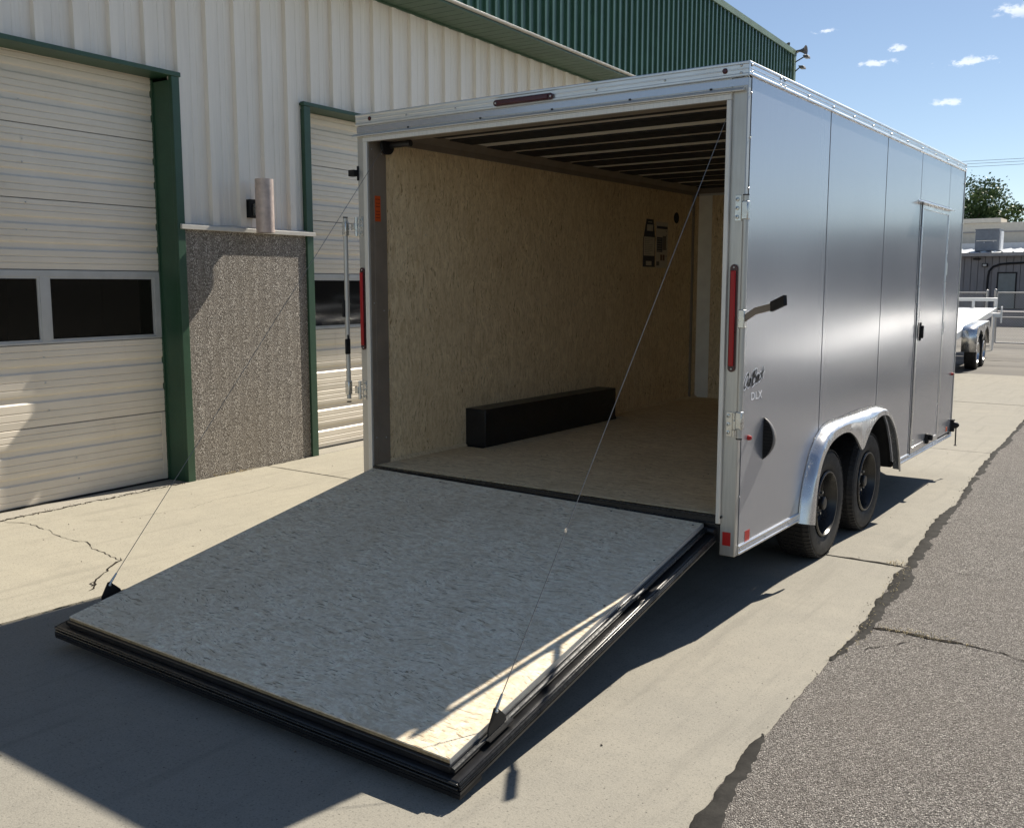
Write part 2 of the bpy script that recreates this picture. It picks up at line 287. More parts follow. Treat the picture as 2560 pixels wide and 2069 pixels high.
# ------------------------------------------------------------------ mesh helpers
class MB:
    def __init__(s): s.v = []; s.f = []
    def add(s, vs, fs):
        o = len(s.v); s.v += [tuple(v) for v in vs]; s.f += [tuple(i+o for i in f) for f in fs]; return s
    def box(s, x0, x1, y0, y1, z0, z1, T=None):
        vs = [(x, y, z) for x in (x0, x1) for y in (y0, y1) for z in (z0, z1)]
        if T: vs = [T(*v) for v in vs]
        return s.add(vs, [(0,1,3,2), (4,6,7,5), (0,4,5,1), (2,3,7,6), (0,2,6,4), (1,5,7,3)])
    def prism(s, pts, a, b, axis=1, T=None):
        """closed polygon pts (2D) extruded along axis from a to b"""
        n = len(pts)
        def P(p, t):
            q = list(p); q.insert(axis, t); return T(*q) if T else tuple(q)
        vs = [P(p, a) for p in pts] + [P(p, b) for p in pts]
        fs = [tuple(range(n))[::-1], tuple(range(n, 2*n))] + [(i, (i+1) % n, n+(i+1) % n, n+i) for i in range(n)]
        return s.add(vs, fs)
    def sheet(s, pts, a, b, axis=1, T=None):
        """open profile extruded"""
        n = len(pts)
        def P(p, t):
            q = list(p); q.insert(axis, t); return T(*q) if T else tuple(q)
        vs = [P(p, a) for p in pts] + [P(p, b) for p in pts]
        return s.add(vs, [(i, i+1, n+i+1, n+i) for i in range(n-1)])
    def tube(s, path, r, n=10, cap=True, flat=None):
        path = [Vector(p) for p in path]; rings = []
        rr = r if isinstance(r, (list, tuple)) else [r]*len(path)
        ref = None
        for i, p in enumerate(path):
            d = (path[min(i+1, len(path)-1)] - path[max(i-1, 0)]).normalized()
            if ref is None: ref = Vector((0, 0, 1)) if abs(d.z) < .9 else Vector((1, 0, 0))
            u = d.cross(ref).normalized(); v = u.cross(d).normalized(); ref = v
            rings.append([p + (u*math.cos(2*math.pi*k/n) + v*math.sin(2*math.pi*k/n))*rr[i] for k in range(n)])
        vs = [q for ring in rings for q in ring]; fs = []
        for i in range(len(path)-1):
            for k in range(n): fs.append((i*n+k, i*n+(k+1) % n, (i+1)*n+(k+1) % n, (i+1)*n+k))
        if cap: fs += [tuple(range(n))[::-1], tuple((len(path)-1)*n+k for k in range(n))]
        return s.add(vs, fs)
    def lathe(s, prof, c, axis=0, n=32, cap=False):
        """profile of (t along axis, r)"""
        vs = []
        for t, r in prof:
            for k in range(n):
                a = 2*math.pi*k/n; q = [math.cos(a)*r, math.sin(a)*r]; q.insert(axis, t); vs.append((q[0]+c[0], q[1]+c[1], q[2]+c[2]))
        fs = [(i*n+k, i*n+(k+1) % n, (i+1)*n+(k+1) % n, (i+1)*n+k) for i in range(len(prof)-1) for k in range(n)]
        if cap: fs += [tuple(range(n))[::-1], tuple((len(prof)-1)*n+k for k in range(n))]
        return s.add(vs, fs)
    def dome(s, c, r, axis=(0, -1, 0), h=.5, n=8):
        d = Vector(axis).normalized(); u = d.orthogonal().normalized(); v = d.cross(u); c = Vector(c); vs = []
        for rr, hh in ((1, 0), (.75, .6), (.3, .95)):
            vs += [c + (u*math.cos(2*math.pi*k/n)+v*math.sin(2*math.pi*k/n))*r*rr + d*r*h*hh for k in range(n)]
        vs.append(c + d*r*h)
        fs = [(i*n+k, i*n+(k+1) % n, (i+1)*n+(k+1) % n, (i+1)*n+k) for i in range(2) for k in range(n)] + [(2*n+k, 2*n+(k+1) % n, 3*n) for k in range(n)]
        return s.add(vs, fs)
    def build(s, name, mat, parent=None, bevel=0, smooth=True, origin=None, solid=0):
        me = bpy.data.meshes.new(name)
        O = Vector(origin) if origin else (worigin(parent) if parent else Vector((0, 0, 0)))
        me.from_pydata([tuple(Vector(v)-O) for v in s.v], [], s.f); me.validate()
        bm = bmesh.new(); bm.from_mesh(me); bmesh.ops.recalc_face_normals(bm, faces=bm.faces); bm.to_mesh(me); bm.free()
        if smooth:
            me.shade_smooth()
            try: me.set_sharp_from_angle(angle=R(32))
            except Exception: pass
        o = bpy.data.objects.new(name, me); COL.objects.link(o); me.materials.append(M[mat] if isinstance(mat, str) else mat)
        if parent:
            o.parent = parent
            if origin: o.location = O - worigin(parent)
        elif origin: o.location = O
        if bevel:
            b = o.modifiers.new('bevel', 'BEVEL'); b.width = bevel; b.segments = 2; b.limit_method = 'ANGLE'; b.angle_limit = R(40)
        if solid:
            b = o.modifiers.new('solid', 'SOLIDIFY'); b.thickness = solid; b.offset = -1
        return o
def worigin(o):
    v = Vector(o.location)
    while o.parent: o = o.parent; v += o.location
    return v
def empty(name, loc, label, cat, group=None):
    o = bpy.data.objects.new(name, None); COL.objects.link(o); o.location = loc; o.empty_display_size = .2
    o['label'] = label; o['category'] = cat
    if group: o['group'] = group
    return o
def tag(o, label, cat, group=None, kind=None):
    if label: o['label'] = label
    if cat: o['category'] = cat
    if group: o['group'] = group
    if kind: o['kind'] = kind
    return o
def structure(name, loc=(0, 0, 0)):
    o = bpy.data.objects.new(name, None); COL.objects.link(o); o.location = loc; o['kind'] = 'structure'; return o
def text_mesh(txt, size, shear=0, space=1.0, offset=0, extrude=0.0004):
    cu = bpy.data.curves.new('t', 'FONT'); cu.body = txt; cu.size = size; cu.shear = shear; cu.space_character = space; cu.offset = offset; cu.extrude = extrude; cu.resolution_u = 4
    o = bpy.data.objects.new('t', cu); COL.objects.link(o)
    dg = bpy.context.evaluated_depsgraph_get(); dg.update(); me = bpy.data.meshes.new_from_object(o.evaluated_get(dg))
    bpy.data.objects.remove(o); bpy.data.curves.remove(cu); return me
def place_text(name, me, mat, M4, parent):
    O = worigin(parent); me.transform(Matrix.Translation(-O) @ M4); o = bpy.data.objects.new(name, me); COL.objects.link(o); o.parent = parent
    me.materials.clear(); me.materials.append(M[mat]); me.name = name; return o
def lerp(a, b, t): return a + (b-a)*t

# ================================================================== GROUND
g = MB().add([(-400, -60, G-.05), (400, -60, G-.05), (400, 700, G-.05), (-400, 700, G-.05)], [(0, 1, 2, 3)]).build('ground', 'yard', smooth=False); g['kind'] = 'structure'
def rjit(a): return random.uniform(-a, a)
pave = structure('concrete_pavement', (0, 0, G))
ys = [-40, -8.0, -3.2, 1.58, 6.41, 11.12, 16.3]
xs = [-4.2, -.455, 4.2]
for j in range(6):
    for i in range(2):
        x0, x1, y0, y1 = xs[i], xs[i+1], ys[j], ys[j+1]; gp = .006
        b = MB(); b.box(x0+gp, x1-gp, y0+gp, y1-gp, G-.12, G + (0.0 if (i+j) % 2 else .0015))
        b.build('concrete_slab', 'concrete_warm' if i == 0 else 'concrete', pave, bevel=.006)
def SBT(o, q, z): return (-2.766+o*math.cos(R(3.3))-q*math.sin(R(3.3)), .467+q*math.cos(R(3.3))+o*math.sin(R(3.3)), z)
b = MB()
b.box(-.7, -.003, -9.2, .18, G-.12, G+.004, T=SBT); b.build('door_sill', 'sill', pave, bevel=.008)
b = MB(); b.box(-.7, -.003, 1.8, 5.2, G-.12, G+.004, T=SBT); b.build('door_sill', 'sill', pave, bevel=.008)
b = MB(); b.add([(-60, 16.32, G-.01), (250, 16.32, G-.01), (250, 41.5, G-.01), (-60, 41.5, G-.01)], [(0, 1, 2, 3)]); o = b.build('back_yard', 'yard', smooth=False); o['kind'] = 'structure'
def crack(pts, w0, name='crack', z=.0035, mat='crack', jit=.012, parent=pave, sub=.035):
    """thin ragged sunken line on the ground"""
    path = []
    for a, c in zip(pts[:-1], pts[1:]):
        L = math.dist(a, c); n = max(1, int(L/sub))
        for k in range(n): path.append((lerp(a[0], c[0], k/n)+rjit(jit), lerp(a[1], c[1], k/n)+rjit(jit)))
    path.append(pts[-1]); vs = []; fs = []
    for i, p in enumerate(path):
        q = path[min(i+1, len(path)-1)]; r0 = path[max(i-1, 0)]; d = Vector((q[0]-r0[0], q[1]-r0[1])).normalized()
        ww = w0*random.uniform(.25, 1.2)*(.3 if i in (0, len(path)-1) else 1)
        vs += [(p[0]-d.y*ww, p[1]+d.x*ww, G+z), (p[0]+d.y*ww*random.uniform(.4, 1), p[1]-d.x*ww*random.uniform(.4, 1), G+z)]
    fs = [(2*i, 2*i+1, 2*i+3, 2*i+2) for i in range(len(path)-1)]
    return MB().add(vs, fs).build(name, mat, parent, smooth=False)
crack([(-2.62, -1.05), (-2.45, -.98), (-2.29, -.99), (-2.1, -1.0), (-1.95, -1.04), (-1.75, -1.06), (-1.6, -1.02), (-1.42, -1.1), (-1.2, -1.12), (-1.02, -1.15)], .0045)
crack([(-1.02, -1.15), (-.98, -1.24), (-.90, -1.30), (-.86, -1.37), (-.74, -1.49), (-.64, -1.56), (-.60, -1.62)], .008)
crack([(-1.06, -1.12), (-.99, -1.19), (-.93, -1.27)], .004); crack([(-.78, -1.43), (-.72, -1.53), (-.66, -1.57)], .006)
crack([(-2.2, -.7), (-2.0, -.5), (-1.95, -.25), (-1.9, .05), (-2.0, .35), (-1.97, .7), (-2.05, 1.0)], .0016)
crack([SBT(.0, q, 0)[:2] for q in (-3, -1.6, -.6, .15)], .012, jit=.018, z=.0055); crack([(-2.85, -1.1), (-2.82, -.6), (-2.80, -.5), (-2.87, -.2)], .006)
crack([SBT(.003, q, 0)[:2] for q in (.26, .8, 1.3, 1.8)], .008, jit=.008)
for y in (1.58, 6.41, 11.12): crack([(-.45, y), (4.2, y)], .004 if y < 3 else .006, jit=.003)
crack([(-2.72, 1.575), (-1.7, 1.58), (-.46, 1.58)], .008, jit=.004)
crack([(-.455, -9), (-.455, 1.5), (-.455, 8)], .006, jit=.006)
crack([(2.6, 1.585), (2.8, 1.59), (3.03, 1.585)], .009, jit=.008)
for y, wd in ((20.3, .035), (22.4, .03), (24.6, .02), (27.4, .03), (18.6, .02)): crack([(-14, y+.3), (-4, y), (3, y+.05), (12, y-.2)], wd, z=-.005, jit=.03, sub=.2)

# parking lot: one sheet with a ragged edge, tar strip on the seam
lot = structure('parking_lot', (0, 0, G))
edge = [(3.30, -40), (3.27, -3.0), (3.243, -1.885), (3.204, -1.595), (3.204, -1.385), (3.188, -1.114), (3.171, -.863), (3.148, -.217), (3.143, .202), (3.034, 1.431), (3.028, 1.679), (2.908, 2.985), (2.919, 3.577), (2.777, 5.186), (2.572, 9.439), (2.45, 12.0), (2.3, 16.3)]
tarr = [(3.52, -40), (3.42, -3.0), (3.33, -1.95), (3.295, -1.684), (3.232, -1.228), (3.20, -.9), (3.185, -.558), (3.201, -.214), (3.201, .327), (3.154, 1.168), (3.11, 1.7), (3.037, 2.401), (2.98, 3.5), (2.816, 5.662), (2.62, 9.4), (2.50, 12), (2.35, 16.3)]
def dens(pl, st, jit):
    r = []
    for a, c in zip(pl[:-1], pl[1:]):
        n = max(1, int(math.dist(a, c)/st))
        for k in range(n): r.append((lerp(a[0], c[0], k/n)+rjit(jit), lerp(a[1], c[1], k/n)))
    r.append(pl[-1]); return r
e1 = dens(edge, .05, .005)
vs = []; fs = []
for i, p in enumerate(e1): vs += [(p[0]+.012, p[1], G+.003), (p[0]+.028, p[1], G+.007), (250, p[1], G+.007)]
for i in range(len(e1)-1): fs += [(3*i, 3*i+1, 3*i+4, 3*i+3), (3*i+1, 3*i+2, 3*i+5, 3*i+4)]
MB().add(vs, fs).build('asphalt', 'asphalt', lot, smooth=False)
def ty(pl, y):
    for a, c in zip(pl[:-1], pl[1:]):
        if a[1] <= y <= c[1]: return lerp(a[0], c[0], (y-a[1])/(c[1]-a[1]))
    return pl[-1][0]
def tar(y0, y1, wl=1.0):
    vs = []; fs = []; n = max(3, int((y1-y0)/.025)); lw = [0]; 
    a1 = a2 = 0
    for i in range(n+1):
        y = lerp(y0, y1, i/n); a1 = a1*.8 + rjit(.008); a2 = a2*.8 + rjit(.012)
        l = ty(edge, y) + .004 + a1; r_ = ty(tarr, y) + a2; t_ = min(1, min(i, n-i)/3+.5); c = (l+r_)/2; l = lerp(c, l, t_); r_ = lerp(c, r_, t_)
        vs += [(l, y, G+.004), (l+.012, y, G+.011), (r_-.012, y, G+.012), (r_, y, G+.006)]
    for i in range(n):
        for k in range(3): fs.append((4*i+k, 4*i+k+1, 4*i+5+k, 4*i+4+k))
    MB().add(vs, fs).build('tar_strip', 'tar', lot)
tar(-6, -1.13); tar(-.22, 4.9); tar(5.0, 12)
crack([(3.2, .34), (3.35, .36), (3.5, .34), (3.62, .36)], .018, z=.0105, parent=lot, jit=.01); crack([(3.62, .36), (3.8, .33), (3.95, .26), (4.1, .24), (4.6, .3)], .007, z=.0105, parent=lot, jit=.008)
crack([(3.22, 2.71), (3.35, 2.75), (3.54, 2.75), (3.8, 2.8)], .004, z=.0105, parent=lot, jit=.008); crack([(3.3, 1.6), (3.5, 1.62)], .004, z=.0105, parent=lot)
crack([(3.25, .0), (3.38, .2), (3.42, .28)], .004, z=.0105, parent=lot)

# loose stones and dry grass
b = MB()
def stone(b, x, y, s, z=G+.002):
    vs = []; k = 6
    for zz, rr in ((0, 1), (.5, .9), (.85, .45)):
        for i in range(k):
            a = 6.283*i/k; q = s*rr*random.uniform(.75, 1.15); vs.append((x+math.cos(a)*q, y+math.sin(a)*q*.8, z+zz*s))
    fs = [(i+j*k, (i+1) % k+j*k, (i+1) % k+(j+1)*k, i+(j+1)*k) for j in range(2) for i in range(k)] + [tuple(12+i for i in range(k))]
    b.add(vs, fs)
for _ in range(160):
    y = random.uniform(-3.2, 6); x = ty(edge, y) + random.gauss(.012, .022); stone(b, x, y, random.uniform(.0015, .0045), G+.003)
for _ in range(130): stone(b, random.uniform(-2.7, 3.1), random.uniform(-3, 7), random.uniform(.002, .006))
for _ in range(300):
    p = SBT(random.gauss(-.01, .022), random.uniform(-3, .15), 0); stone(b, p[0], p[1], random.uniform(.002, .007))
tag(b.build('gravel', 'pebble', smooth=False), 'loose dark grit and small stones scattered along the pavement edges', 'gravel', kind='stuff')
b = MB()
def blade(b, x, y, h, z=G):
    a = random.uniform(0, 6.28); dx, dy = math.cos(a)*h*.8, math.sin(a)*h*.8; wx, wy = -math.sin(a)*.0014, math.cos(a)*.0014
    b.add([(x-wx, y-wy, z), (x+wx, y+wy, z), (x+dx*.5+wx, y+dy*.5+wy, z+h*.55), (x+dx*.5-wx, y+dy*.5-wy, z+h*.55), (x+dx, y+dy, z+h*.5)], [(0, 1, 2, 3), (3, 2, 4)])
for _ in range(60): blade(b, random.gauss(3.42, .09), random.gauss(.345, .012), random.uniform(.02, .06))
for _ in range(40): blade(b, random.gauss(2.98, .03), random.gauss(1.60, .03), random.uniform(.02, .05))
for _ in range(70): blade(b, random.gauss(-2.795, .012), random.gauss(1.15, .12), random.uniform(.015, .05))
for _ in range(70): y = random.uniform(-.2, 1.6); blade(b, ty(edge, y)+random.uniform(0, .08), y, random.uniform(.02, .04), G+.008)
tag(b.build('dry_grass', 'straw', smooth=False), 'thin tufts of dry straw-coloured grass in the pavement cracks', 'grass', kind='stuff')
b = MB(); b.prism([(0, 0), (.03, .004), (.062, -.004), (.058, .016), (.03, .021), (.004, .014)], 0, .006, 2, T=lambda x, y, z: (1.925+x*1.0, -.652+y, G+.004+z+x*.35)); b.dome((1.95, -.640, G+.004), .016, (0, 0, 1), .9)
tag(b.build('bark_chip', 'wood', origin=(1.95, -.65, G)), 'small tan bark chip lying at the edge of the ramp shadow', 'bark chip')

# ================================================================== METAL BUILDING
XW = -2.766; Y0 = .467; CB = math.cos(R(3.3)); SB = math.sin(R(3.3))   # the wall runs 3.3 degrees off the trailer
bld = empty('metal_building', (XW, 4.0, G), 'long metal building with white ribbed wall, green parapet and two roll-up doors', 'building')
def BT(o, s, z):
    """building coordinates (offset from wall, along wall, height) -> world"""
    return (XW+o*CB-s*SB, Y0+s*CB+o*SB, z)
DR = -.25
PW = .3183                       # rib spacing of the white wall panels
def wprof(s0, s1):
    """ribbed profile clipped to s0..s1: flat with two faint stiffeners, one tall sharp rib"""
    base = [(-.044, 0), (-.044, .062), (-.040, .068), (-.040, .084), (-.044, .090), (-.044, .128), (-.040, .134), (-.040, .150), (-.044, .156), (-.044, .213), (.0, .217), (.0, .290), (-.044, .3175)]
    def off(s):
        u = (s - .253 - .104) % PW
        for (o0, u0), (o1, u1) in zip(base[:-1], base[1:]):
            if u0 <= u <= u1: return lerp(o0, o1, (u-u0)/max(1e-6, u1-u0))
        return base[-1][0]
    k0 = int(math.floor((s0-.357)/PW))-1; pts = []
    for k in range(k0, k0+8):
        for o, u in base:
            q = .357 + k*PW + u
            if s0+.001 < q < s1-.001: pts.append((o, q))
    return [(off(s0), s0)] + pts + [(off(s1), s1)]
def wall_panel(s0, s1, z0, z1):
    b = MB(); b.sheet(wprof(s0, s1), z0, z1, 2, T=BT); b.build('wall_panel', 'white_siding', bld, smooth=False)
ZE = 4.353
SE = 15.75
def region(a, c, z0, z1):
    k = int(math.floor((a-.357-.0)/(2*PW))); cuts = [a]
    while True:
        q = .357 + 2*PW*k - .002
        if q >= c-.05: break
        if q > a+.05: cuts.append(q)
        k += 1
    cuts.append(c)
    for p, q in zip(cuts[:-1], cuts[1:]): wall_panel(p, q-.0015, z0, z1)
region(-5.6, .18, 3.128, ZE); region(.18, 1.80, 1.89, ZE); region(1.80, 5.2, 3.12, ZE); region(5.2, SE, 1.89, ZE)
def strip(s0, s1, z0, z1, o0=-.05, mat='white_siding', name='backing'):
    MB().box(o0-.02, o0, s0, s1, z0, z1, T=BT).build(name, mat, bld)
strip(.2, 1.80, 1.86, ZE); strip(-5.6, .2, 3.13, ZE); strip(1.80, 5.2, 3.12, ZE); strip(5.2, SE, G, ZE)
# wainscot
b = MB(); b.box(-.12, -.012, .256, 1.732, G, 1.853, T=BT); b.build('wainscot', 'pebble_dash', bld)
b = MB(); b.box(-.12, -.012, 5.3, SE-.1, G, 1.853, T=BT); b.build('wainscot', 'pebble_dash', bld)
b = MB(); b.prism([(-.04, 1.842), (.034, 1.842), (.034, 1.876), (-.01, 1.895), (-.04, 1.895)], .205, 1.83, 1, T=BT); b.build('sill_flashing', 'pale_trim', bld, bevel=.002)
b = MB(); b.prism([(-.04, 1.842), (.034, 1.842), (.034, 1.876), (-.01, 1.895), (-.04, 1.895)], 5.2, SE-.05, 1, T=BT); b.build('sill_flashing', 'pale_trim', bld, bevel=.002)
# green trims round the doors
def jamb(s0, s1, z1, inner):
    b = MB(); b.box(-.03, .012, s0, s1, G, z1, T=BT); b.build('door_trim', 'green_trim', bld, bevel=.003)
    a, c = inner; b = MB(); b.box(DR-.03, -.031, a, c, G, z1-.03, T=BT); b.build('door_jamb', 'green_trim', bld)
jamb(.177, .2555, 3.10, (.18, .25)); jamb(1.7325, 1.819, 3.09, (1.74, 1.817)); jamb(5.12, 5.2, 3.09, (5.125, 5.19))
def header(s0, s1, zb, zt):
    b = MB(); b.box(-.03, .018, s0, s1, zb, zt, T=BT); b.build('door_header', 'green_trim', bld, bevel=.003)
    b = MB(); b.box(DR-.03, -.031, s0, s1-.01, zb+.002, zt-.01, T=BT); b.build('door_soffit', 'green_trim', bld)
header(-5.6, .268, 3.101, 3.138); header(1.725, 5.2, 3.092, 3.128)
# overhead doors
def garage_door(s0, s1, first, zoff=0.0):
    door = bpy.data.objects.new('garage_door', None); COL.objects.link(door); door.parent = bld; door.location = Vector(BT(DR, (s0+s1)/2, G)) - worigin(bld)
    def prof(z0, z1):
        h = z1-z0; P = [(-.030, 0), (-.004, .004)]
        def g(f): P.extend([(0, f*h-.006), (-.006, f*h-.001), (-.006, f*h+.001), (0, f*h+.006)])
        def wv(f): P.extend([(0, f*h-.045), (-.014, f*h-.030), (-.014, f*h+.012), (-.003, f*h+.018), (0, f*h+.026)])
        g(.10); g(.19); wv(.36); g(.47); g(.56); wv(.72); g(.84); g(.92) 
        P += [(0, h-.006), (-.004, h-.003), (-.03, h-.001)]
        return [(o, z0+z) for o, z in P]
    secs = [(-.392, .258), (.258, .905), (1.482, 2.022), (2.022, 2.579), (2.579, 3.14)]
    for z0, z1 in secs:
        z0 += zoff; z1 += zoff
        b = MB(); b.sheet(prof(max(z0, G+.006), z1), s0, s1, 1, T=lambda o, s, z: BT(DR+o, s, z)); b.build('door_section', 'door_white', door)
        if first and z0 < 0:
            b = MB(); b.box(DR, DR+.004, s1-.045, s1-.005, z0+.04, z1-.01, T=BT); b.build('end_stile', 'door_white', door)
    z0, z1 = .905+zoff, 1.482+zoff
    b = MB(); b.box(DR-.03, DR-.026, s0, s1, z0, z1, T=BT); b.build('window_backing', 'black', door)
    b = MB(); b.box(DR-.02, DR+.004, s0, s1, z0+.002, z0+.022, T=BT).box(DR-.02, DR+.004, s0, s1, z1-.052, z1-.002, T=BT)
    b.build('window_rail', 'win_frame', door, bevel=.002)
    s = s1-.053; k = 0
    while s > s0+.2:
        a = max(s-.985, s0+.03)
        b = MB(); b.box(DR-.022, DR-.018, a, s, z0+.022, z1-.052, T=BT); b.build('window_pane', 'glass', door)
        b = MB()
        b.box(DR-.017, DR-.002, a, a+.016, z0+.022, z1-.052, T=BT).box(DR-.017, DR-.002, s-.016, s, z0+.022, z1-.052, T=BT)
        b.box(DR-.017, DR-.002, a+.016, s-.016, z0+.022, z0+.036, T=BT).box(DR-.017, DR-.002, a+.016, s-.016, z1-.068, z1-.052, T=BT)
        b.build('window_frame', 'win_frame', door)
        b = MB(); b.box(DR-.019, DR+.003, s, s+.062 if k == 0 else s+.075, z0+.022, z1-.052, T=BT); b.build('mullion', 'win_frame', door)
        s = a-.075; k += 1
    b = MB(); b.box(DR-.04, DR+.012, s0, s1, G+.001, G+.018, T=BT); b.build('bottom_seal', 'black', door)
MB().box(DR-.02, DR+.016, .166, .1795, G+.02, 3.09, T=BT).build('door_stop', 'green_trim', bld)
garage_door(-5.5, .1655, True); garage_door(1.82, 5.12, False, .0)
for s_, z_ in ((-1.03, 2.75), (-1.02, 2.46), (-1.03, 2.29), (-1.02, 1.99), (-1.03, 1.78), (-.95, .80), (-.95, .60), (-.93, .38), (-.72, -.03), (-.71, -.20), (-1.2, 2.9)):
    MB().dome(BT(DR+.001, s_, z_), .008, (1, 0, 0), .8, 8).build('door_bolt', 'zinc', bld)
# soffit, fascia, parapet
SO = .53
i = 0; s = 3.168 - 60*.1604
while s < SE-.1:
    if s > -5.5:
        b = MB(); b.box(-.06, SO-.06, s+.004, s+.1564, ZE-.012, ZE, T=BT)
        b.build('soffit_board', 'soffit', bld)
    s += .1604
b = MB(); b.box(-.06, SO, -5.5, SE, ZE+.001, ZE+.02, T=BT); b.build('soffit_backing', 'soffit_groove', bld)
b = MB(); b.box(SO-.06, SO+.008, -5.5, SE, ZE-.020, ZE, T=BT); b.build('soffit_channel', 'soffit', bld, bevel=.003)
b = MB(); b.box(-.008, .012, -5.5, SE, ZE-.035, ZE-.013, T=BT); b.build('wall_channel', 'soffit', bld)
b = MB(); b.prism([(SO-.011, ZE+.012), (SO+.012, ZE+.010), (SO+.040, ZE+.018), (SO+.042, ZE+.034), (SO+.0, ZE+.050), (SO-.011, ZE+.050)], -5.5, SE+.03, 1, T=lambda o, s, z: BT(o, s, z)); b.build('drip_edge', 'pale_trim', bld, bevel=.002)
ZP = 6.19
gs = 7.104 - .1868*66; n = 0
while gs < SE-.15:
    if gs > -5.5:
        b = MB(); pts = []
        for k in range(2):
            a = gs + k*.1868 - .03
            pts += [(SO, a), (SO, a+.002), (SO+.032, a+.008), (SO+.032, a+.056), (SO, a+.064), (SO, a+.108), (SO+.004, a+.111), (SO+.004, a+.125), (SO, a+.128)]
        pts.append((SO, gs + 2*.1868 - .0305))
        b.sheet(pts, ZE+.02, ZP, 2, T=lambda o, s, z: BT(o, s, z)); b.build('parapet_panel', 'green_panel', bld, smooth=False)
        n += 1
    gs += 2*.1868
b = MB(); b.box(SO-.16, SO-.01, -5.5, SE, ZE+.022, ZP, T=BT); b.build('parapet_core', 'green_trim', bld)
b = MB(); b.prism([(SO-.2, ZP+.0), (SO+.036, ZP-.06), (SO+.05, ZP-.06), (SO+.05, ZP+.05), (SO-.2, ZP+.07)], -5.5, SE+.06, 1, T=lambda o, s, z: BT(o, s, z)); b.build('parapet_cap', 'sage', bld)
b = MB(); b.box(SO-.2, SO+.045, SE-.09, SE+.05, ZE-.05, ZP-.05, T=BT); b.build('corner_trim', 'sage', bld, bevel=.004)
# rest of the building body
b = MB(); b.box(-14, -.07, SE-.08, SE, G, ZP-.3, T=BT); b.build('end_wall', 'white_siding', bld)
b = MB(); b.box(-14, SO-.17, -5.5, SE-.1, ZP-.5, ZP-.4, T=BT); b.build('roof', 'membrane', bld)
b = MB(); b.box(-14, -.07, -5.58, -5.5, G, ZP-.3, T=BT); b.build('end_wall', 'white_siding', bld)
b = MB(); b.box(-14.1, -14, -5.5, SE, G, ZP-.3, T=BT); b.build('rear_wall', 'white_siding', bld)

# wall lamp
lc = Vector(BT(.17, 1.03, 2.085))
lamp = empty('wall_lamp', (XW, lc.y, 2.1), 'worn copper-coloured cylinder wall lamp above the pebble-dash panel', 'wall lamp')
b = MB(); b.lathe([(-.245, .075), (-.245, .083), (.235, .083), (.235, .079), (.0, .075), (-.20, .075)], lc, 2, 32); b.build('lamp_tube', 'bronze', lamp)
b = MB(); b.lathe([(.08, .0), (.08, .074), (.086, .074), (.086, .0)], lc, 2, 24); b.build('lamp_baffle', 'black', lamp)
b = MB(); b.box(lc.x-.135, lc.x-.078, lc.y-.025, lc.y+.025, lc.z-.085, lc.z+.02); b.build('lamp_arm', 'zinc', lamp, bevel=.004)
b = MB(); b.box(lc.x-.20, lc.x-.135, lc.y-.055, lc.y+.055, lc.z-.105, lc.z+.06); b.build('junction_box', 'black', lamp, bevel=.004)

# loudspeakers and floodlights on the far corner of the parapet
cx, cy, cz = BT(SO+.05, SE, ZP)
def horn(mouth, axis, r, label, g=None):
    axis = Vector(axis).normalized(); o = empty('loudspeaker', mouth, label, 'loudspeaker', g)
    b = MB(); q = axis.to_track_quat('Z', 'Y')
    prof = [(-.34, .03), (-.30, .045), (-.2, .06), (-.12, .10), (-.05, .16), (0, .25), (.005, .25), (-.045, .15), (-.12, .085), (-.25, .02)]; prof = [(a*r/.25*1.15, c*r/.25) for a, c in prof]
    n = 20; vs = []
    for t, rr in prof:
        for k in range(n):
            a = 2*math.pi*k/n; vs.append(Vector(mouth)+q @ Vector((math.cos(a)*rr*1.15, math.sin(a)*rr*.8, t)))
    b.add(vs, [(i*n+k, i*n+(k+1) % n, (i+1)*n+(k+1) % n, (i+1)*n+k) for i in range(len(prof)-1) for k in range(n)]); b.build('horn', 'speaker', o)
    b = MB(); p = Vector(mouth)-axis*.17; b.tube([p, (cx-.05, cy-.02, cz-.18)], .011, 8); b.dome(p+Vector((0, 0, -.02)), .03, (0, 0, -1), .8); b.build('bracket', 'zinc', o)
    return o
horn((cx+.19, cy+.05, cz+.03), (1, .1, -.05), .13, 'grey horn loudspeaker pointing right at the parapet corner')
horn((cx-.17, cy-.10, cz+.14), (-.35, -.5, .3), .10, 'dark horn loudspeaker facing away behind the parapet cap')
def flood(p, label):
    o = empty('floodlight', p, label, 'floodlight', None); p = Vector(p)
    T = lambda x, y, z: tuple(p+Vector((x*math.cos(.6)-z*math.sin(.35), y, z+x*math.sin(-.1))))
    MB().box(0, .13, -.07, .07, -.025, .03, T=T).build('housing', 'speaker', o, bevel=.008)
    MB().box(.01, .12, -.06, .06, -.032, -.026, T=T).build('lens', 'win_frame', o)
    MB().tube([p, (cx-.04, cy+.01, p.z-.10)], .013, 8).build('bracket', 'black', o)
flood((cx+.17, cy+.02, cz-.10), 'small floodlight just under the loudspeaker horn')
flood((cx+.08, cy+.03, cz-.30), 'lower small floodlight sticking out from the parapet corner trim')

# ================================================================== ENCLOSED TRAILER
W, H, L = 2.59, 2.42, 4.96
TR = empty('enclosed_trailer', (1.295, 2.0, G), 'silver enclosed cargo trailer with its rear ramp door lowered', 'trailer')
FZ = .20
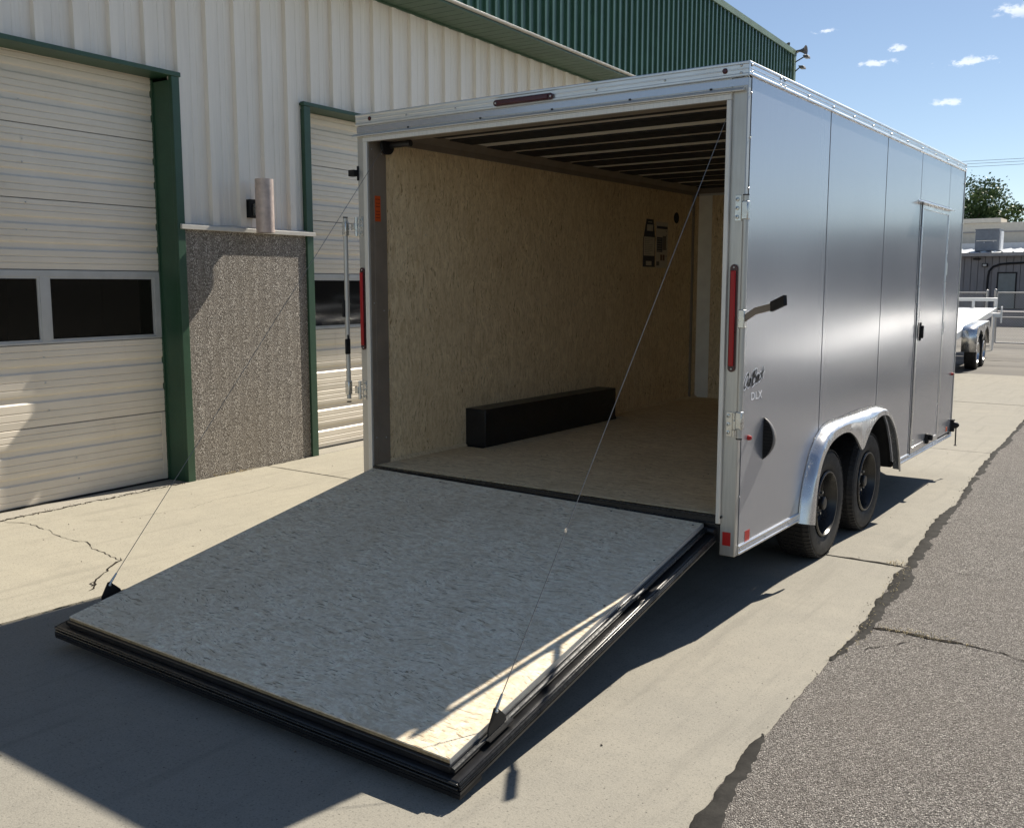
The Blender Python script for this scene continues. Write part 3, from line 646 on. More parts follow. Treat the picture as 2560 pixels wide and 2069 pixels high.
# side opening outline for the twin wheels (y, z) on the right side
open_pts = [(.945, .0), (.975, .12), (1.02, .24), (1.09, .355), (1.19, .445), (1.30, .495), (1.42, .512), (2.45, .512), (2.56, .495), (2.68, .44), (2.80, .34), (2.89, .22), (2.955, .10), (2.99, .0)]
def zo(y):
    if y <= open_pts[0][0] or y >= open_pts[-1][0]: return .0
    for a, c in zip(open_pts[:-1], open_pts[1:]):
        if a[0] <= y <= c[0]: return lerp(a[1], c[1], (y-a[0])/max(1e-6, c[0]-a[0]))
    return 0.
def side_panel(y0, y1, z0, z1, x0, x1, name='side_panel', par=TR, cut=True):
    ysmp = sorted(set([y0, y1] + [y for y, _ in open_pts if y0 < y < y1])) if cut else [y0, y1]
    b = MB(); vs = []
    for y in ysmp:
        zb = max(z0, zo(y)) if cut else z0
        vs += [(x0, y, zb), (x1, y, zb), (x1, y, z1), (x0, y, z1)]
    n = len(ysmp); fs = []
    for i in range(n-1):
        for k in range(4): fs.append((4*i+k, 4*i+(k+1) % 4, 4*i+4+(k+1) % 4, 4*i+4+k))
    fs += [(3, 2, 1, 0), tuple(4*(n-1)+k for k in range(4))]
    return b.add(vs, fs).build(name, 'silver', par)
sx0, sx1 = W-.0135, W
seams = [.040, 1.236, 2.453, 3.418]
for a, c in zip(seams[:-1], seams[1:]): side_panel(a+.007, c-.007, .044, 2.358, sx0, sx1)
side_panel(3.421, 4.372, 2.012, 2.358, sx0, sx1, cut=False); side_panel(4.399, 4.945, .044, 2.358, sx0, sx1, cut=False)
side_panel(4.378, 4.396, 2.012, 2.358, sx0, sx1, cut=False)
# dark backing with the same cut-out (shows in the seams)
b = MB(); ysm = [.01]+[y for y, _ in open_pts]+[L-.02]; vs = []
for y in ysm: vs += [(W-.03, y, max(.0, zo(y))), (W-.014, y, max(.0, zo(y))), (W-.014, y, 2.36), (W-.03, y, 2.36)]
fs = [(4*i+k, 4*i+(k+1) % 4, 4*i+4+(k+1) % 4, 4*i+4+k) for i in range(len(ysm)-1) for k in range(4)]
b.add(vs, fs).build('side_backing', 'membrane', TR)
# front wall, left wall, roof
b = MB(); b.box(.0, W-.008, L-.02, L, 0, 2.36); b.build('front_skin', 'silver', TR)
for a, c in ((.04, 1.236), (1.236, 2.453), (2.453, 3.418), (3.418, L-.02)):
    b = MB(); b.box(0, .006, a+.003, c-.003, .044, 2.36); b.build('side_panel', 'silver', TR)
b = MB(); b.box(.0065, .03, .01, L-.02, 0, 2.36); b.build('side_backing', 'black_steel', TR)
b = MB(); b.box(.01, W-.01, .01, L-.01, 2.395, 2.415); b.build('roof', 'white', TR)
b = MB(); b.box(.03, W-.03, .13, L-.03, 2.375, 2.39); b.build('ceiling', 'membrane', TR)
# roof trim rails with ribs
def rail_prof(z0, z1, d):
    h = z1-z0; return [(0, z0), (d, z0), (d+.004, z0+.004), (d+.004, z0+.012), (d, z0+.016), (d, z0+h*.45), (d+.0015, z0+h*.48), (d+.0015, z0+h*.52), (d, z0+h*.55), (d, z1-.016), (d+.004, z1-.012), (d+.004, z1-.004), (d, z1), (0, z1)]
for nm, y0, y1 in (('roof_trim', .437, L+.003), ('roof_trim', -.004, .433)):
    b = MB(); b.prism([(W-.001+x, z) for x, z in rail_prof(2.358, 2.424, .007)], y0, y1, 1); b.build(nm, 'alu', TR)
b = MB(); b.prism([(.001-x, z) for x, z in rail_prof(2.358, 2.424, .007)], -.004, L, 1); b.build('roof_trim', 'alu', TR)
b = MB(); b.prism([(.001-y, z) for y, z in rail_prof(2.353, 2.424, .009)], -.006, W+.002, 0, T=lambda x, y, z: (x, y, z)); b.build('roof_trim', 'alu_x', TR)
b = MB(); b.prism([(W-.001+x, z) for x, z in rail_prof(-.008, .044, .006)], .036, .93, 1); b.build('bottom_trim', 'alu', TR)
b = MB(); b.prism([(W-.001+x, z) for x, z in rail_prof(-.008, .044, .006)], 3.0, 3.43, 1); b.build('bottom_trim', 'alu', TR)
b = MB(); b.prism([(W-.001+x, z) for x, z in rail_prof(-.008, .030, .006)], 3.43, L, 1); b.build('bottom_trim', 'alu', TR)
# front corner trim
b = MB(); b.box(W-.004, W+.005, 4.945, L+.004, .03, 2.357).box(W-.03, W-.004, L, L+.004, .03, 2.357); b.build('corner_trim', 'alu_post', TR, bevel=.003)
# screws
def screws(pts, axis, r=.007, mat='zinc', name='screw'):
    for p in pts:
        MB().dome(p, r, axis, .7, 8).build(name, mat, TR)
screws([(W+.009, y, 2.384) for y in (.827, 1.254, 1.652, 2.063, 2.50, 2.93, 3.36, 3.79, 4.22, 4.62)], (1, 0, 0))
screws([(W+.008, y, z) for y in (.022, .405, .463) for z in (2.375, 2.406)] + [(W+.008, L-.03, z) for z in (2.375, 2.406)], (1, 0, 0))
screws([(W+.0035, .034, z) for z in (2.28, 2.07, 1.83, 1.57, 1.33, 1.10, .86, .30)], (1, 0, 0), .006)
screws([(W+.006, L-.02, z) for z in (2.25, 1.9, 1.5, 1.1, .75, .45, .2)], (1, 0, 0), .006)
screws([(W+.007, y, .018) for y in (.06, .40, .76, 3.2)], (1, 0, 0), .006)
screws([(x, -.011, 2.382) for x in (.42, .80, 1.75, 2.15)], (0, -1, 0), .006)
screws([(W-.035, -.011, z) for z in (2.37, 2.405)], (0, -1, 0), .007)
# rear frame: posts, header, jamb lips
for x0, x1 in ((.0, .078), (2.508, W+.001)):
    b = MB(); b.box(x0, x1, -.0035, .034, -.008 if x0 > 1 else .0, 2.352); b.build('rear_post', 'alu_post', TR, bevel=.004)
b = MB(); b.box(.0785, 2.5075, -.003, .034, 2.256, 2.352); b.build('rear_header', 'alu_post', TR)
b = MB(); b.prism([(-.003, 2.345), (-.006, 2.345), (-.006, 2.312), (-.003, 2.312)], .0, W, 0); b.build('header_strip', 'silver', TR)
b = MB(); b.prism([(-.003, 2.292), (-.032, 2.284), (-.033, 2.288), (-.012, 2.304), (-.003, 2.305)], -.022, 2.575, 0, T=lambda x, y, z: (x, y, z)); b.build('drip_ledge', 'alu_matt', TR)
for i, x in enumerate((.43, .98, 1.47, 1.95, 2.40)):
    MB().box(x-.006, x+.006, -.009, -.0065, 2.306, 2.315).build('header_clip', 'black', TR)
# aluminium lip round the opening
b = MB(); b.box(.064, .099, -.022, -.0045, .16, 2.250); b.build('door_lip', 'alu_matt', TR, bevel=.003)
b = MB(); b.box(2.490, 2.514, -.022, -.0045, .157, 2.250); b.build('door_lip', 'alu_matt', TR, bevel=.003)
b = MB(); b.prism([(-.022, 2.2505), (-.0045, 2.2505), (-.0045, 2.288), (-.016, 2.284), (-.016, 2.278), (-.022, 2.274)], .064, 2.514, 0); b.build('door_lip', 'alu_matt', TR)
b = MB(); b.box(.0785, .100, .0345, .150, FZ, 2.30).box(.0785, .100, -.0035, .034, FZ, 2.2555); b.build('inner_jamb', 'galv', TR, bevel=.002)
b = MB(); b.box(2.490, 2.5075, .0345, .150, FZ, 2.30).box(2.490, 2.5075, -.0035, .034, FZ, 2.2555); b.build('inner_jamb', 'galv', TR, bevel=.002)
screws([(.1005, .02, z) for z in (2.21, 1.25, .38)] + [(.1005, .11, z) for z in (2.19, 1.2, .37)], (1, 0, 0), .005)
b = MB(); b.box(.100, 2.490, .035, .150, 2.262, 2.37); b.build('header_box', 'galv', TR)
# orange warning sticker
b = MB(); b.box(.1005, .1012, .040, .092, 1.765, 1.925); b.build('warning_sticker', 'orange', TR, smooth=False)
b = MB()
for z in (1.905, 1.88, 1.86, 1.83, 1.81, 1.79): b.box(.1014, .1016, .046, .086, z-.004, z+.001)
b.build('sticker_print', 'orange_d', TR, smooth=False)
# floor, interior boards
for y0, y1 in ((.012, .938), (.940, 1.97), (1.972, 3.0), (3.002, 3.94), (3.942, 4.87)):
    b = MB(); b.box(.27 if .94 < (y0+y1)/2 < 2.9 else .07, 2.185 if .94 < (y0+y1)/2 < 2.9 else 2.52, y0, y1, FZ-.02, FZ); b.build('floor_board', 'osb_floor', TR)
XI = .085
for a, c in ((.1505, .935), (.9365, 1.97), (1.9715, 3.005), (3.0065, 3.52), (3.522, 4.86)):
    b = MB(); b.box(XI-.012, XI, a, c, FZ+.001, 2.30); b.build('wall_board', 'osb_wall', TR)
    b = MB(); b.box(2.505, 2.517, a, c, .535 if 1 < (a+c)/2 < 2.6 else FZ+.001, 2.30); b.build('wall_board', 'osb_wall', TR)
b = MB(); b.box(.235, 2.5045, 4.852, 4.864, FZ+.001, 2.27); b.build('wall_board', 'osb_wall', TR)
b = MB(); b.box(.07, .234, 4.856, 4.868, FZ+.001, 2.37); b.build('corner_strip', 'bow', TR)
b = MB(); b.box(XI+.0005, XI+.012, 4.70, 4.74, FZ+.001, 2.27); b.build('wall_post', 'galv', TR)
b = MB(); b.box(XI+.002, 2.504, 4.835, 4.851, 2.268, 2.288); b.build('top_strip', 'alu_matt', TR)
b = MB(); b.box(XI+.002, 2.504, 4.845, 4.858, 2.289, 2.374); b.build('front_cove', 'galv', TR)
b = MB(); b.prism([(XI-.01, 2.262), (XI+.008, 2.262), (XI+.010, 2.300), (XI+.085, 2.374), (XI-.01, 2.374)], .1505, 4.834, 1); b.build('ceiling_cove', 'galv', TR)
b = MB(); b.prism([(2.515, 2.262), (2.497, 2.262), (2.495, 2.300), (2.42, 2.374), (2.515, 2.374)], .1505, 4.834, 1); b.build('ceiling_cove', 'galv', TR)
b = MB(); b.prism([(XI, FZ+.001), (XI+.030, FZ+.001), (XI+.004, FZ+.022), (XI, FZ+.022)], .1505, .96, 1); b.build('base_trim', 'osb_floor', TR)
b = MB(); b.prism([(XI, FZ+.001), (XI+.030, FZ+.001), (XI+.004, FZ+.022), (XI, FZ+.022)], 2.86, 4.86, 1); b.build('base_trim', 'osb_floor', TR)
y = .30; nb_ = 0; prev = .152
while y < 4.8:
    bw, bmt = ((.085, 'bow') if nb_ % 2 == 0 else (.055, 'bow_dull')); nb_ += 1
    b = MB(); b.box(XI+.05, 2.46, y-bw, y+bw, 2.350, 2.356); b.build('roof_bow', bmt, TR)
    b = MB(); b.box(XI+.05, 2.46, prev, y-bw-.001, 2.341, 2.356); b.build('ceiling_panel', 'membrane', TR)
    prev = y+bw+.001; y += .392
b = MB(); b.box(XI+.05, 2.46, prev, 4.84, 2.341, 2.356); b.build('ceiling_panel', 'membrane', TR)
b = MB(); b.box(XI, .265, .975, 2.865, FZ+.001, .475); b.build('fender_box', 'black_steel', TR, bevel=.003)
b = MB(); b.box(2.188, 2.198, .938, 3.004, .165, .53).box(2.199, 2.504, .938, 3.004, .52, .53).box(2.199, 2.504, .930, .937, .165, .53).box(2.199, 2.504, 3.005, 3.012, .165, .53); b.build('fender_box', 'black_steel', TR)
b = MB(); b.lathe([(0, .001), (0, .052), (.004, .055), (.004, .001)], (XI+.0005, 4.34, 2.02), 0, 24); b.build('vent_hole', 'black', TR)
for yy in (.17, .55, .93, 1.24, 2.0, 2.46, 2.99, 3.50, 3.54, 4.1, 4.65):
    for zz in (.30, .75, 1.2, 1.7, 2.2):
        if .95 < yy < 2.9 and zz < .5: continue
        MB().dome((XI, yy, zz), .0045, (1, 0, 0), .4, 6).build('screw', 'zinc', TR)
for yy in (.05, .905, .975, 2.005, 2.965, 3.04):
    for xx in (.4, .8, 1.2, 1.6, 2.0): MB().dome((xx, yy, FZ), .005, (0, 0, 1), .3, 6).build('screw', 'black', TR)
# label on the inner wall: navy tag and a printed leaflet
def quad(name, mat, y0, y1, z0, z1, off=.0, y0t=None, y1t=None, par=TR, x=XI):
    y0t = y0 if y0t is None else y0t; y1t = y1 if y1t is None else y1t
    b = MB(); a = x+.001+off; c = a+.0006
    b.add([(a, y0, z0), (a, y1, z0), (a, y1t, z1), (a, y0t, z1), (c, y0, z0), (c, y1, z0), (c, y1t, z1), (c, y0t, z1)], [(0, 1, 2, 3), (4, 7, 6, 5), (0, 4, 5, 1), (1, 5, 6, 2), (2, 6, 7, 3), (3, 7, 4, 0)])
    return b.build(name, mat, par, smooth=False)
lb = quad('hanging_label', 'navy', 3.66, 3.90, 1.535, 1.80)
quad('label_top', 'navy', 3.66, 3.90, 1.80, 1.98, 0, 3.72, 3.86, lb); quad('label_paper', 'paper', 3.672, 3.888, 1.64, 1.815, .001, par=lb)
quad('label_window', 'paper', 3.73, 3.85, 1.87, 1.93, .001, par=lb); quad('label_window', 'paper', 3.72, 3.83, 1.55, 1.59, .001, par=lb); quad('label_logo', 'paper', 3.75, 3.83, 1.95, 1.957, .001, par=lb)
for i in range(9): quad('label_line', 'ink', 3.69, 3.69+random.uniform(.08, .18), 1.655+i*.017, 1.658+i*.017, .002, par=lb)
lf = quad('printed_leaflet', 'paper', 3.915, 4.16, 1.53, 1.965)
quad('leaflet_band', 'navy', 3.93, 4.155, 1.90, 1.925, .001, par=lf); quad('leaflet_table', 'navy', 3.935, 4.05, 1.68, 1.82, .001, par=lf); quad('leaflet_picture', 'ink', 4.055, 4.13, 1.70, 1.835, .001, par=lf)
for i in range(6): quad('leaflet_line', 'paper', 3.94, 4.03, 1.69+i*.022, 1.693+i*.022, .002, par=lf)
quad('leaflet_picture', 'brown', 4.01, 4.05, 1.60, 1.655, .001, par=lf); quad('leaflet_picture', 'brown', 4.06, 4.10, 1.60, 1.655, .001, par=lf); quad('leaflet_picture', 'ink', 3.93, 3.99, 1.55, 1.59, .001, par=lf)
for z in (1.87, 1.83, 1.70, 1.63):
    b = MB(); a = XI+.0035; b.add([(a, 4.11, z+.02), (a, 4.13, z), (a, 4.15, z+.02), (a, 4.14, z+.02), (a, 4.13, z+.008), (a, 4.12, z+.02)], [(0, 1, 4, 5), (1, 2, 3, 4)]); b.build('leaflet_arrow', 'ink', lf, smooth=False)
# rear sill and chassis
b = MB(); b.box(.079, 2.507, -.004, .010, .06, FZ-.003); b.build('rear_sill', 'black_steel', TR)
b = MB(); b.box(.07, 2.52, -.02, .012, FZ-.014, FZ-.002).box(.08, 2.505, -.016, .006, .145, .158); b.build('sill_edge', 'black_gloss', TR, bevel=.002)
b = MB()
for x in (.25, 2.28): b.box(x, x+.06, .05, L-.02, .0, .10)
for y in [.05+.4*k for k in range(13)]: b.box(.05 if y < .9 or y > 3 else .32, W-.05 if y < .9 or y > 3 else 2.2, y, y+.04, .10, .16)
b.build('chassis', 'black_steel', TR)
b = MB(); b.box(.04, W-.04, .02, .929, .165, .178).box(.04, W-.04, 3.013, L-.03, .165, .178).box(.40, 2.187, .93, 3.012, .165, .178); b.build('underbody', 'black_steel', TR)
b = MB(); b.box(.35, 2.24, 1.51, 1.57, -.05, .01).box(.35, 2.24, 2.41, 2.47, -.05, .01).box(2.28, 2.34, 1.35, 2.62, -.005, .05).box(.25, .31, 1.35, 2.62, -.005, .05); b.build('axles', 'black_steel', TR)
b = MB(); b.prism([(1.295-.9, L), (1.295+.9, L), (1.295+.05, L+1.3), (1.295-.05, L+1.3)], .0, .08, 2); b.build('tongue', 'black_steel', TR)
b = MB(); b.tube([(1.295, L+1.0, .3), (1.295, L+1.0, G)], .03, 10); b.build('jack', 'zinc', TR)
# wheel well liner
n = len(open_pts); vs = [(W-.012, y, z) for y, z in open_pts]+[(2.22, y, z) for y, z in open_pts]
b = MB(); b.add(vs, [(i, i+1, n+i+1, n+i) for i in range(n-1)]); b.add([(2.22, y, z) for y, z in open_pts], [tuple(range(n))]); b.build('wheel_well', 'black_steel', TR)
vs = [(.012, y, min(z, .46)) for y, z in open_pts]+[(.255, y, min(z, .46)) for y, z in open_pts]
b = MB(); b.add(vs, [(i, i+1, n+i+1, n+i) for i in range(n-1)]); b.build('wheel_well', 'black_steel', TR)
# fender: flange flush on the side, rounded shoulder, face with twin arches
outer = [(.940, -.02)] + [(y-.005, z+.004) for y, z in open_pts[1:7]] + [(1.62, .520), (1.80, .520), (1.97, .520), (2.14, .520), (2.30, .520)] + [(y+.005, z+.004) for y, z in open_pts[7:-1]] + [(3.003, -.01)]
inner = [(1.055, -.045), (1.062, .10), (1.085, .20), (1.13, .29), (1.21, .37), (1.33, .422), (1.50, .445), (1.66, .437), (1.80, .385), (1.90, .318), (1.955, .283), (2.01, .300), (2.09, .365), (2.20, .425), (2.36, .462), (2.52, .455), (2.66, .40), (2.79, .30), (2.875, .19), (2.93, .08), (2.97, -.02)]
def resamp(pl, n):
    d = [0]
    for a, c in zip(pl[:-1], pl[1:]): d.append(d[-1]+math.dist(a, c))
    r = []
    for i in range(n):
        t = d[-1]*i/(n-1); k = max(j for j in range(len(d)) if d[j] <= t+1e-9); k = min(k, len(pl)-2)
        f = (t-d[k])/(d[k+1]-d[k]); r.append((lerp(pl[k][0], pl[k+1][0], f), lerp(pl[k][1], pl[k+1][1], f)))
    return r
# pair the curves by y so the cusp stays put
NN = 70
def sm(pl):   # catmull-rom smoothing
    r = []
    for i in range(len(pl)-1):
        p0 = pl[max(i-1, 0)]; p1 = pl[i]; p2 = pl[i+1]; p3 = pl[min(i+2, len(pl)-1)]
        for k in range(5):
            t = k/5; r.append(tuple(.5*((2*p1[j])+(-p0[j]+p2[j])*t+(2*p0[j]-5*p1[j]+4*p2[j]-p3[j])*t*t+(-p0[j]+3*p1[j]-3*p2[j]+p3[j])*t**3) for j in (0, 1)))
    r.append(pl[-1]); return r
inn = sm(inner)
# outer matched: same fraction in three stretches (left leg, top, right leg)
def match(pl, n, cuts):
    return resamp(pl, n)
oL = resamp(outer[:8], 30); oT = resamp(outer[7:13], 26)[1:]; oR = resamp(outer[12:], 30)[1:]
iL = resamp([p for p in inn if p[0] <= 1.501 and p[1] < 1], 30); iT = resamp([p for p in inn if 1.50 <= p[0] <= 2.361], 26)[1:]; iR = resamp([p for p in inn if p[0] >= 2.36], 30)[1:]
OO = oL+oT+oR; II = iL+iT+iR; n = len(OO)
vs = []
for (oy, oz), (iy, iz) in zip(OO, II):
    for f, x in ((-.012, .0035), (.0, .0035), (.03, .0045), (.07, .018), (.14, .040), (.24, .054), (.38, .062), (1.0, .064)):
        dd = math.hypot(iy-oy, iz-oz); ff = f if f in (0, 1.0) else f*min(1, .16/max(dd, .05)) if f > 0 else f
        if f == -.012: ff = -.022/max(dd, .03)
        vs.append((W+x, lerp(oy, iy, ff), lerp(oz, iz, ff)))
    vs.append((W+.052, iy, iz))
m_ = 9
b = MB(); b.add(vs, [(i*m_+k, i*m_+k+1, (i+1)*m_+k+1, (i+1)*m_+k) for i in range(n-1) for k in range(m_-1)]); fen = b.build('fender', 'alu_smooth', TR)
screws([(W+.004, y, z) for y, z in ((1.16, .455), (1.50, .530), (1.86, .530), (2.24, .530), (2.60, .50))], (1, 0, 0), .006)
# wheels
def wheel(yc, parent, xc=2.455, R0=.352, side=1, zc=None, rimmat='rim'):
    zc = G+R0-.006 if zc is None else zc
    wh = bpy.data.objects.new('wheel', None); COL.objects.link(wh); wh.parent = parent; wh.location = Vector((xc, yc, zc))-worigin(parent)
    O = (xc, yc, zc); hw = .112; s = side
    b = MB(); b.lathe([(-s*hw*.8, .20), (-s*hw, .25), (-s*hw, .30), (-s*hw*.86, R0-.012), (-s*.08, R0), (s*.08, R0), (s*hw*.86, R0-.012), (s*(hw-.001), R0-.030), (s*(hw+.003), .285), (s*(hw-.002), .245), (s*(hw-.012), .215), (s*(hw-.02), .206)], O, 0, 64); b.build('tyre', 'rubber', wh)
    # tread: shoulder blocks and grooves
    b = MB(); nb = 66
    for k in range(nb):
        a = 2*math.pi*k/nb
        for x0, x1 in ((-.108, -.072), (-.062, -.024), (-.016, .016), (.024, .062), (.072, .108)):
            da = .37*2*math.pi/nb; tw = .02*(1 if x0 > 0 else -1); vs = []
            for (aa, rr) in ((a-da, R0-.004), (a+da, R0-.004), (a+da, R0+.004), (a-da, R0+.004)):
                for x in (x0, x1):
                    r2 = rr - (max(0, abs(x)-.08)*.42)
                    vs.append((xc+x, yc+math.cos(aa+tw*(abs(x)/.1))*r2, zc+math.sin(aa+tw*(abs(x)/.1))*r2))
            b.add(vs, [(0, 1, 3, 2), (2, 3, 5, 4), (4, 5, 7, 6), (6, 7, 1, 0), (0, 2, 4, 6), (1, 7, 5, 3)])
    tr = b.build('tread', 'rubber', wh, smooth=False); tr['kind'] = 'stuff'
    # rim barrel
    b = MB(); b.lathe([(s*(hw-.006), .212), (s*(hw+.002), .206), (s*(hw+.002), .198), (s*(hw-.018), .190), (s*(hw-.05), .180), (s*(hw-.085), .172), (s*(hw-.095), .168), (-s*hw*.8, .168)], O, 0, 48); b.build('rim', rimmat, wh)
    xd = xc + s*(hw-.075)
    # spoked disc: centre disc plus eight wedge spokes with triangular gaps
    b = MB(); b.lathe([(xd-xc+s*.02, .05), (xd-xc+s*.022, .085), (xd-xc+s*.012, .098), (xd-xc-s*.006, .10)], O, 0, 32)
    b.lathe([(xd-xc-s*.004, .142), (xd-xc+s*.004, .146), (xd-xc+s*.004, .17), (xd-xc-s*.004, .172)], O, 0, 40); b.build('disc', rimmat, wh)
    for k in range(8):
        a = 2*math.pi*(k+.2)/8; vs = []
        for rr, hwid, xx in ((.092, .030, .010), (.148, .016, .0)):
            for sg in (-1, 1):
                aa = a+sg*hwid/rr
                for t in (0, .014): vs.append((xd+s*(xx-t+.002), yc+math.cos(aa)*rr, zc+math.sin(aa)*rr))
        MB().add(vs, [(0, 2, 6, 4), (1, 5, 7, 3), (0, 4, 5, 1), (2, 3, 7, 6), (0, 1, 3, 2), (4, 6, 7, 5)]).build('spoke', rimmat, wh)
    b = MB(); b.lathe([(xd-xc-s*.03, .044), (xd-xc+s*.055, .041), (xd-xc+s*.062, .036), (xd-xc+s*.064, .0)], O, 0, 24); b.build('hub_cap', 'black_steel' if rimmat == 'rim' else 'zinc', wh)
    for k in range(6):
        a = 2*math.pi*k/6+.3; MB().tube([(xd+s*.01, yc+math.cos(a)*.066, zc+math.sin(a)*.066), (xd+s*.042, yc+math.cos(a)*.066, zc+math.sin(a)*.066)], .0095, 6).build('lug_nut', 'zinc', wh)
    return wh
def copy_tree(o, parent=None, skip=()):
    c = o.copy(); COL.objects.link(c); c.parent = parent
    for ch in list(o.children): copy_tree(ch, c)
    return c
w1 = wheel(1.535, TR)
w2 = copy_tree(w1, TR); w2.location = w1.location + Vector((0, .885, 0)); w2.rotation_euler = (.9, 0, 0)
wl = wheel(1.535, TR, .135, side=-1); w4 = copy_tree(wl, TR); w4.location = wl.location + Vector((0, .885, 0))
# tail lights
def pill(b, xc, z0, z1, r, y, d, vertical=True):
    pts = []
    for k in range(9): a = math.pi*k/8; pts.append((xc+math.cos(a)*r, z1-r+math.sin(a)*r))
    for k in range(9): a = math.pi+math.pi*k/8; pts.append((xc+math.cos(a)*r, z0+r+math.sin(a)*r))
    if not vertical: pts = [(p[1], p[0]) for p in pts]
    b.prism(pts, y, y-d, 1); return b
def tail(xc, z0, z1):
    b = MB(); pill(b, xc, z0, z1, .0195, -.004, .010); t = b.build('tail_light', 'red_base', TR, bevel=.002)
    b = MB(); b.box(xc-.0135, xc+.0135, -.024, -.0145, z0+.030, z1-.030); b.build('lens', 'red', t, bevel=.005)
    for z in (z0+.015, z1-.015): MB().dome((xc, -.0145, z), .005, (0, -1, 0), .5).build('screw', 'zinc', t)
tail(2.548, .935, 1.465); tail(.028, .950, 1.475)
b = MB(); pill(b, 2.378, 1.085, 1.485, .0175, -.0145, .010, False); t = b.build('brake_light', 'red_base', TR, bevel=.002)
b = MB(); b.box(1.115, 1.455, -.031, -.025, 2.366, 2.390); b.build('lens', 'red_dark', t, bevel=.003)
for x in (1.1, 1.47): MB().dome((x, -.0245, 2.378), .006, (0, -1, 0), .5).build('screw', 'zinc', t)
for x, z in ((2.472, 2.388), (.116, 2.390)):
    b = MB(); b.lathe([(0, .001), (-.006, .001), (-.006, .008), (-.003, .0125), (0, .0135)], (x, -.0105, z), 1, 20); b.build('marker_light', 'red_dark', TR)
for y, z in ((.131, .590), (4.85, .573)):
    b = MB(); b.lathe([(0, .013), (.008, .013), (.018, .010), (.022, .001)], (W+.0, y, z), 0, 16); b.build('marker_light', 'red', TR)
b = MB(); pill(b, 2.546, .040, .116, .020, -.004, .001); 
b = MB(); b.box(2.524, 2.568, -.0046, -.0036, .046, .116); b.build('reflector', 'reflector', TR, smooth=False)
b = MB(); b.box(W+.0002, W+.0012, .128, .192, .0445, .100); b.build('reflector', 'reflector', TR, smooth=False)
b = MB(); b.box(W+.0002, W+.0012, 4.75, 4.80, .06, .10); b.build('reflector', 'orange', TR, smooth=False)
# licence light on left post
b = MB(); b.box(-.045, .004, -.045, -.004, 2.045, 2.085).box(-.004, .012, -.010, -.004, 2.02, 2.11); b.build('licence_light', 'black', TR, bevel=.004)
# hinges and locking bars
def hinge(xc, zc, sgn):
    h = bpy.data.objects.new('hinge', None); COL.objects.link(h); h.parent = TR; h.location = Vector((xc, 0, zc))-worigin(TR)
    MB().box(xc-.018, xc+.018, -.0075, -.004, zc-.062, zc+.062).build('hinge_plate', 'zinc', h, bevel=.002)
    xk = xc+sgn*.030
    for z0, z1, m2 in ((-.060, -.026, 'zinc'), (-.024, .024, 'zinc'), (.026, .060, 'zinc')):
        MB().tube([(xk, -.016, zc+z0), (xk, -.016, zc+z1)], .0115, 12).build('knuckle', m2, h)
    for z in (-.042, 0, .042): MB().lathe([(-.0075, .0105), (-.012, .0095), (-.013, .004), (-.010, .003)], (xc-sgn*.006, 0, zc+z), 1, 14).build('bolt', 'zinc', h)
    xb = xc+sgn*.060
    MB().box(min(xk, xb), max(xk, xb), -.034, -.018, zc-.022, zc+.022).build('hinge_arm', 'zinc', h, bevel=.002)
hinge(2.560, 1.735, 1); hinge(2.545, .672, 1); hinge(.020, 1.733, -1); hinge(.024, .687, -1)
def bar(x, y, z0, z1):
    b = MB(); b.tube([(x, y, z0), (x, y, z1)], .0150, 18); o = b.build('locking_bar', 'alu_post', TR)
    return o
br = bar(2.614, -.045, .612, 1.792); bl = bar(-.088, -.035, .628, 1.788)
for x, y in ((2.614, -.045), (-.088, -.035)):
    for z in (.70, 1.72): MB().box(x-.018, x+.018, y-.017, y+.017, z-.045, z+.045).build('bar_guide', 'zinc', TR, bevel=.006)
    for z in (.608, 1.793): MB().lathe([(-.003, .001), (-.003, .0155), (.003, .0155), (.003, .001)], (x, y, z), 2, 16).build('bar_cap', 'black', TR)
# handle of the right bar: flat bent strap with a rubber grip
hp = [Vector((2.622, -.050, 1.200)), Vector((2.700, -.099, 1.241)), Vector((2.820, -.209, 1.264)), Vector((2.935, -.345, 1.298))]
def strap(path, h, t, name, mat, parent):
    vs = []; 
    for i, p in enumerate(path):
        d = (path[min(i+1, len(path)-1)]-path[max(i-1, 0)]).normalized(); upv = Vector((0, 0, 1)); s_ = d.cross(upv).normalized(); u_ = s_.cross(d).normalized()
        for a, c in ((-1, -1), (1, -1), (1, 1), (-1, 1)): vs.append(p + s_*a*t/2 + u_*c*h/2)
    n = len(path); fs = [(4*i+k, 4*i+(k+1) % 4, 4*i+4+(k+1) % 4, 4*i+4+k) for i in range(n-1) for k in range(4)] + [(3, 2, 1, 0), tuple(4*(n-1)+k for k in range(4))]
    return MB().add(vs, fs).build(name, mat, parent, bevel=.0015)
hd = strap(hp[:3]+[hp[2].lerp(hp[3], .08)], .034, .006, 'bar_handle', 'galv', TR)
strap([hp[2].lerp(hp[3], .02), hp[3]], .046, .016, 'grip', 'black', hd)
MB().box(2.598, 2.632, -.066, -.030, 1.155, 1.245).build('handle_clamp', 'zinc', TR, bevel=.004)
b = MB(); b.box(-.112, -.094, -.06, -.02, 1.16, 1.27).box(-.098, -.088, -.05, -.03, 1.15, 1.17); b.build('bar_latch', 'black', TR, bevel=.003)
b = MB(); b.box(-.078, -.062, -.075, -.035, .92, 1.02); b.build('rubber_grip', 'black', TR, bevel=.006); MB().tube([(-.088, -.035, 1.06), (-.070, -.05, 1.02)], .006, 8).build('latch_link', 'black', TR)
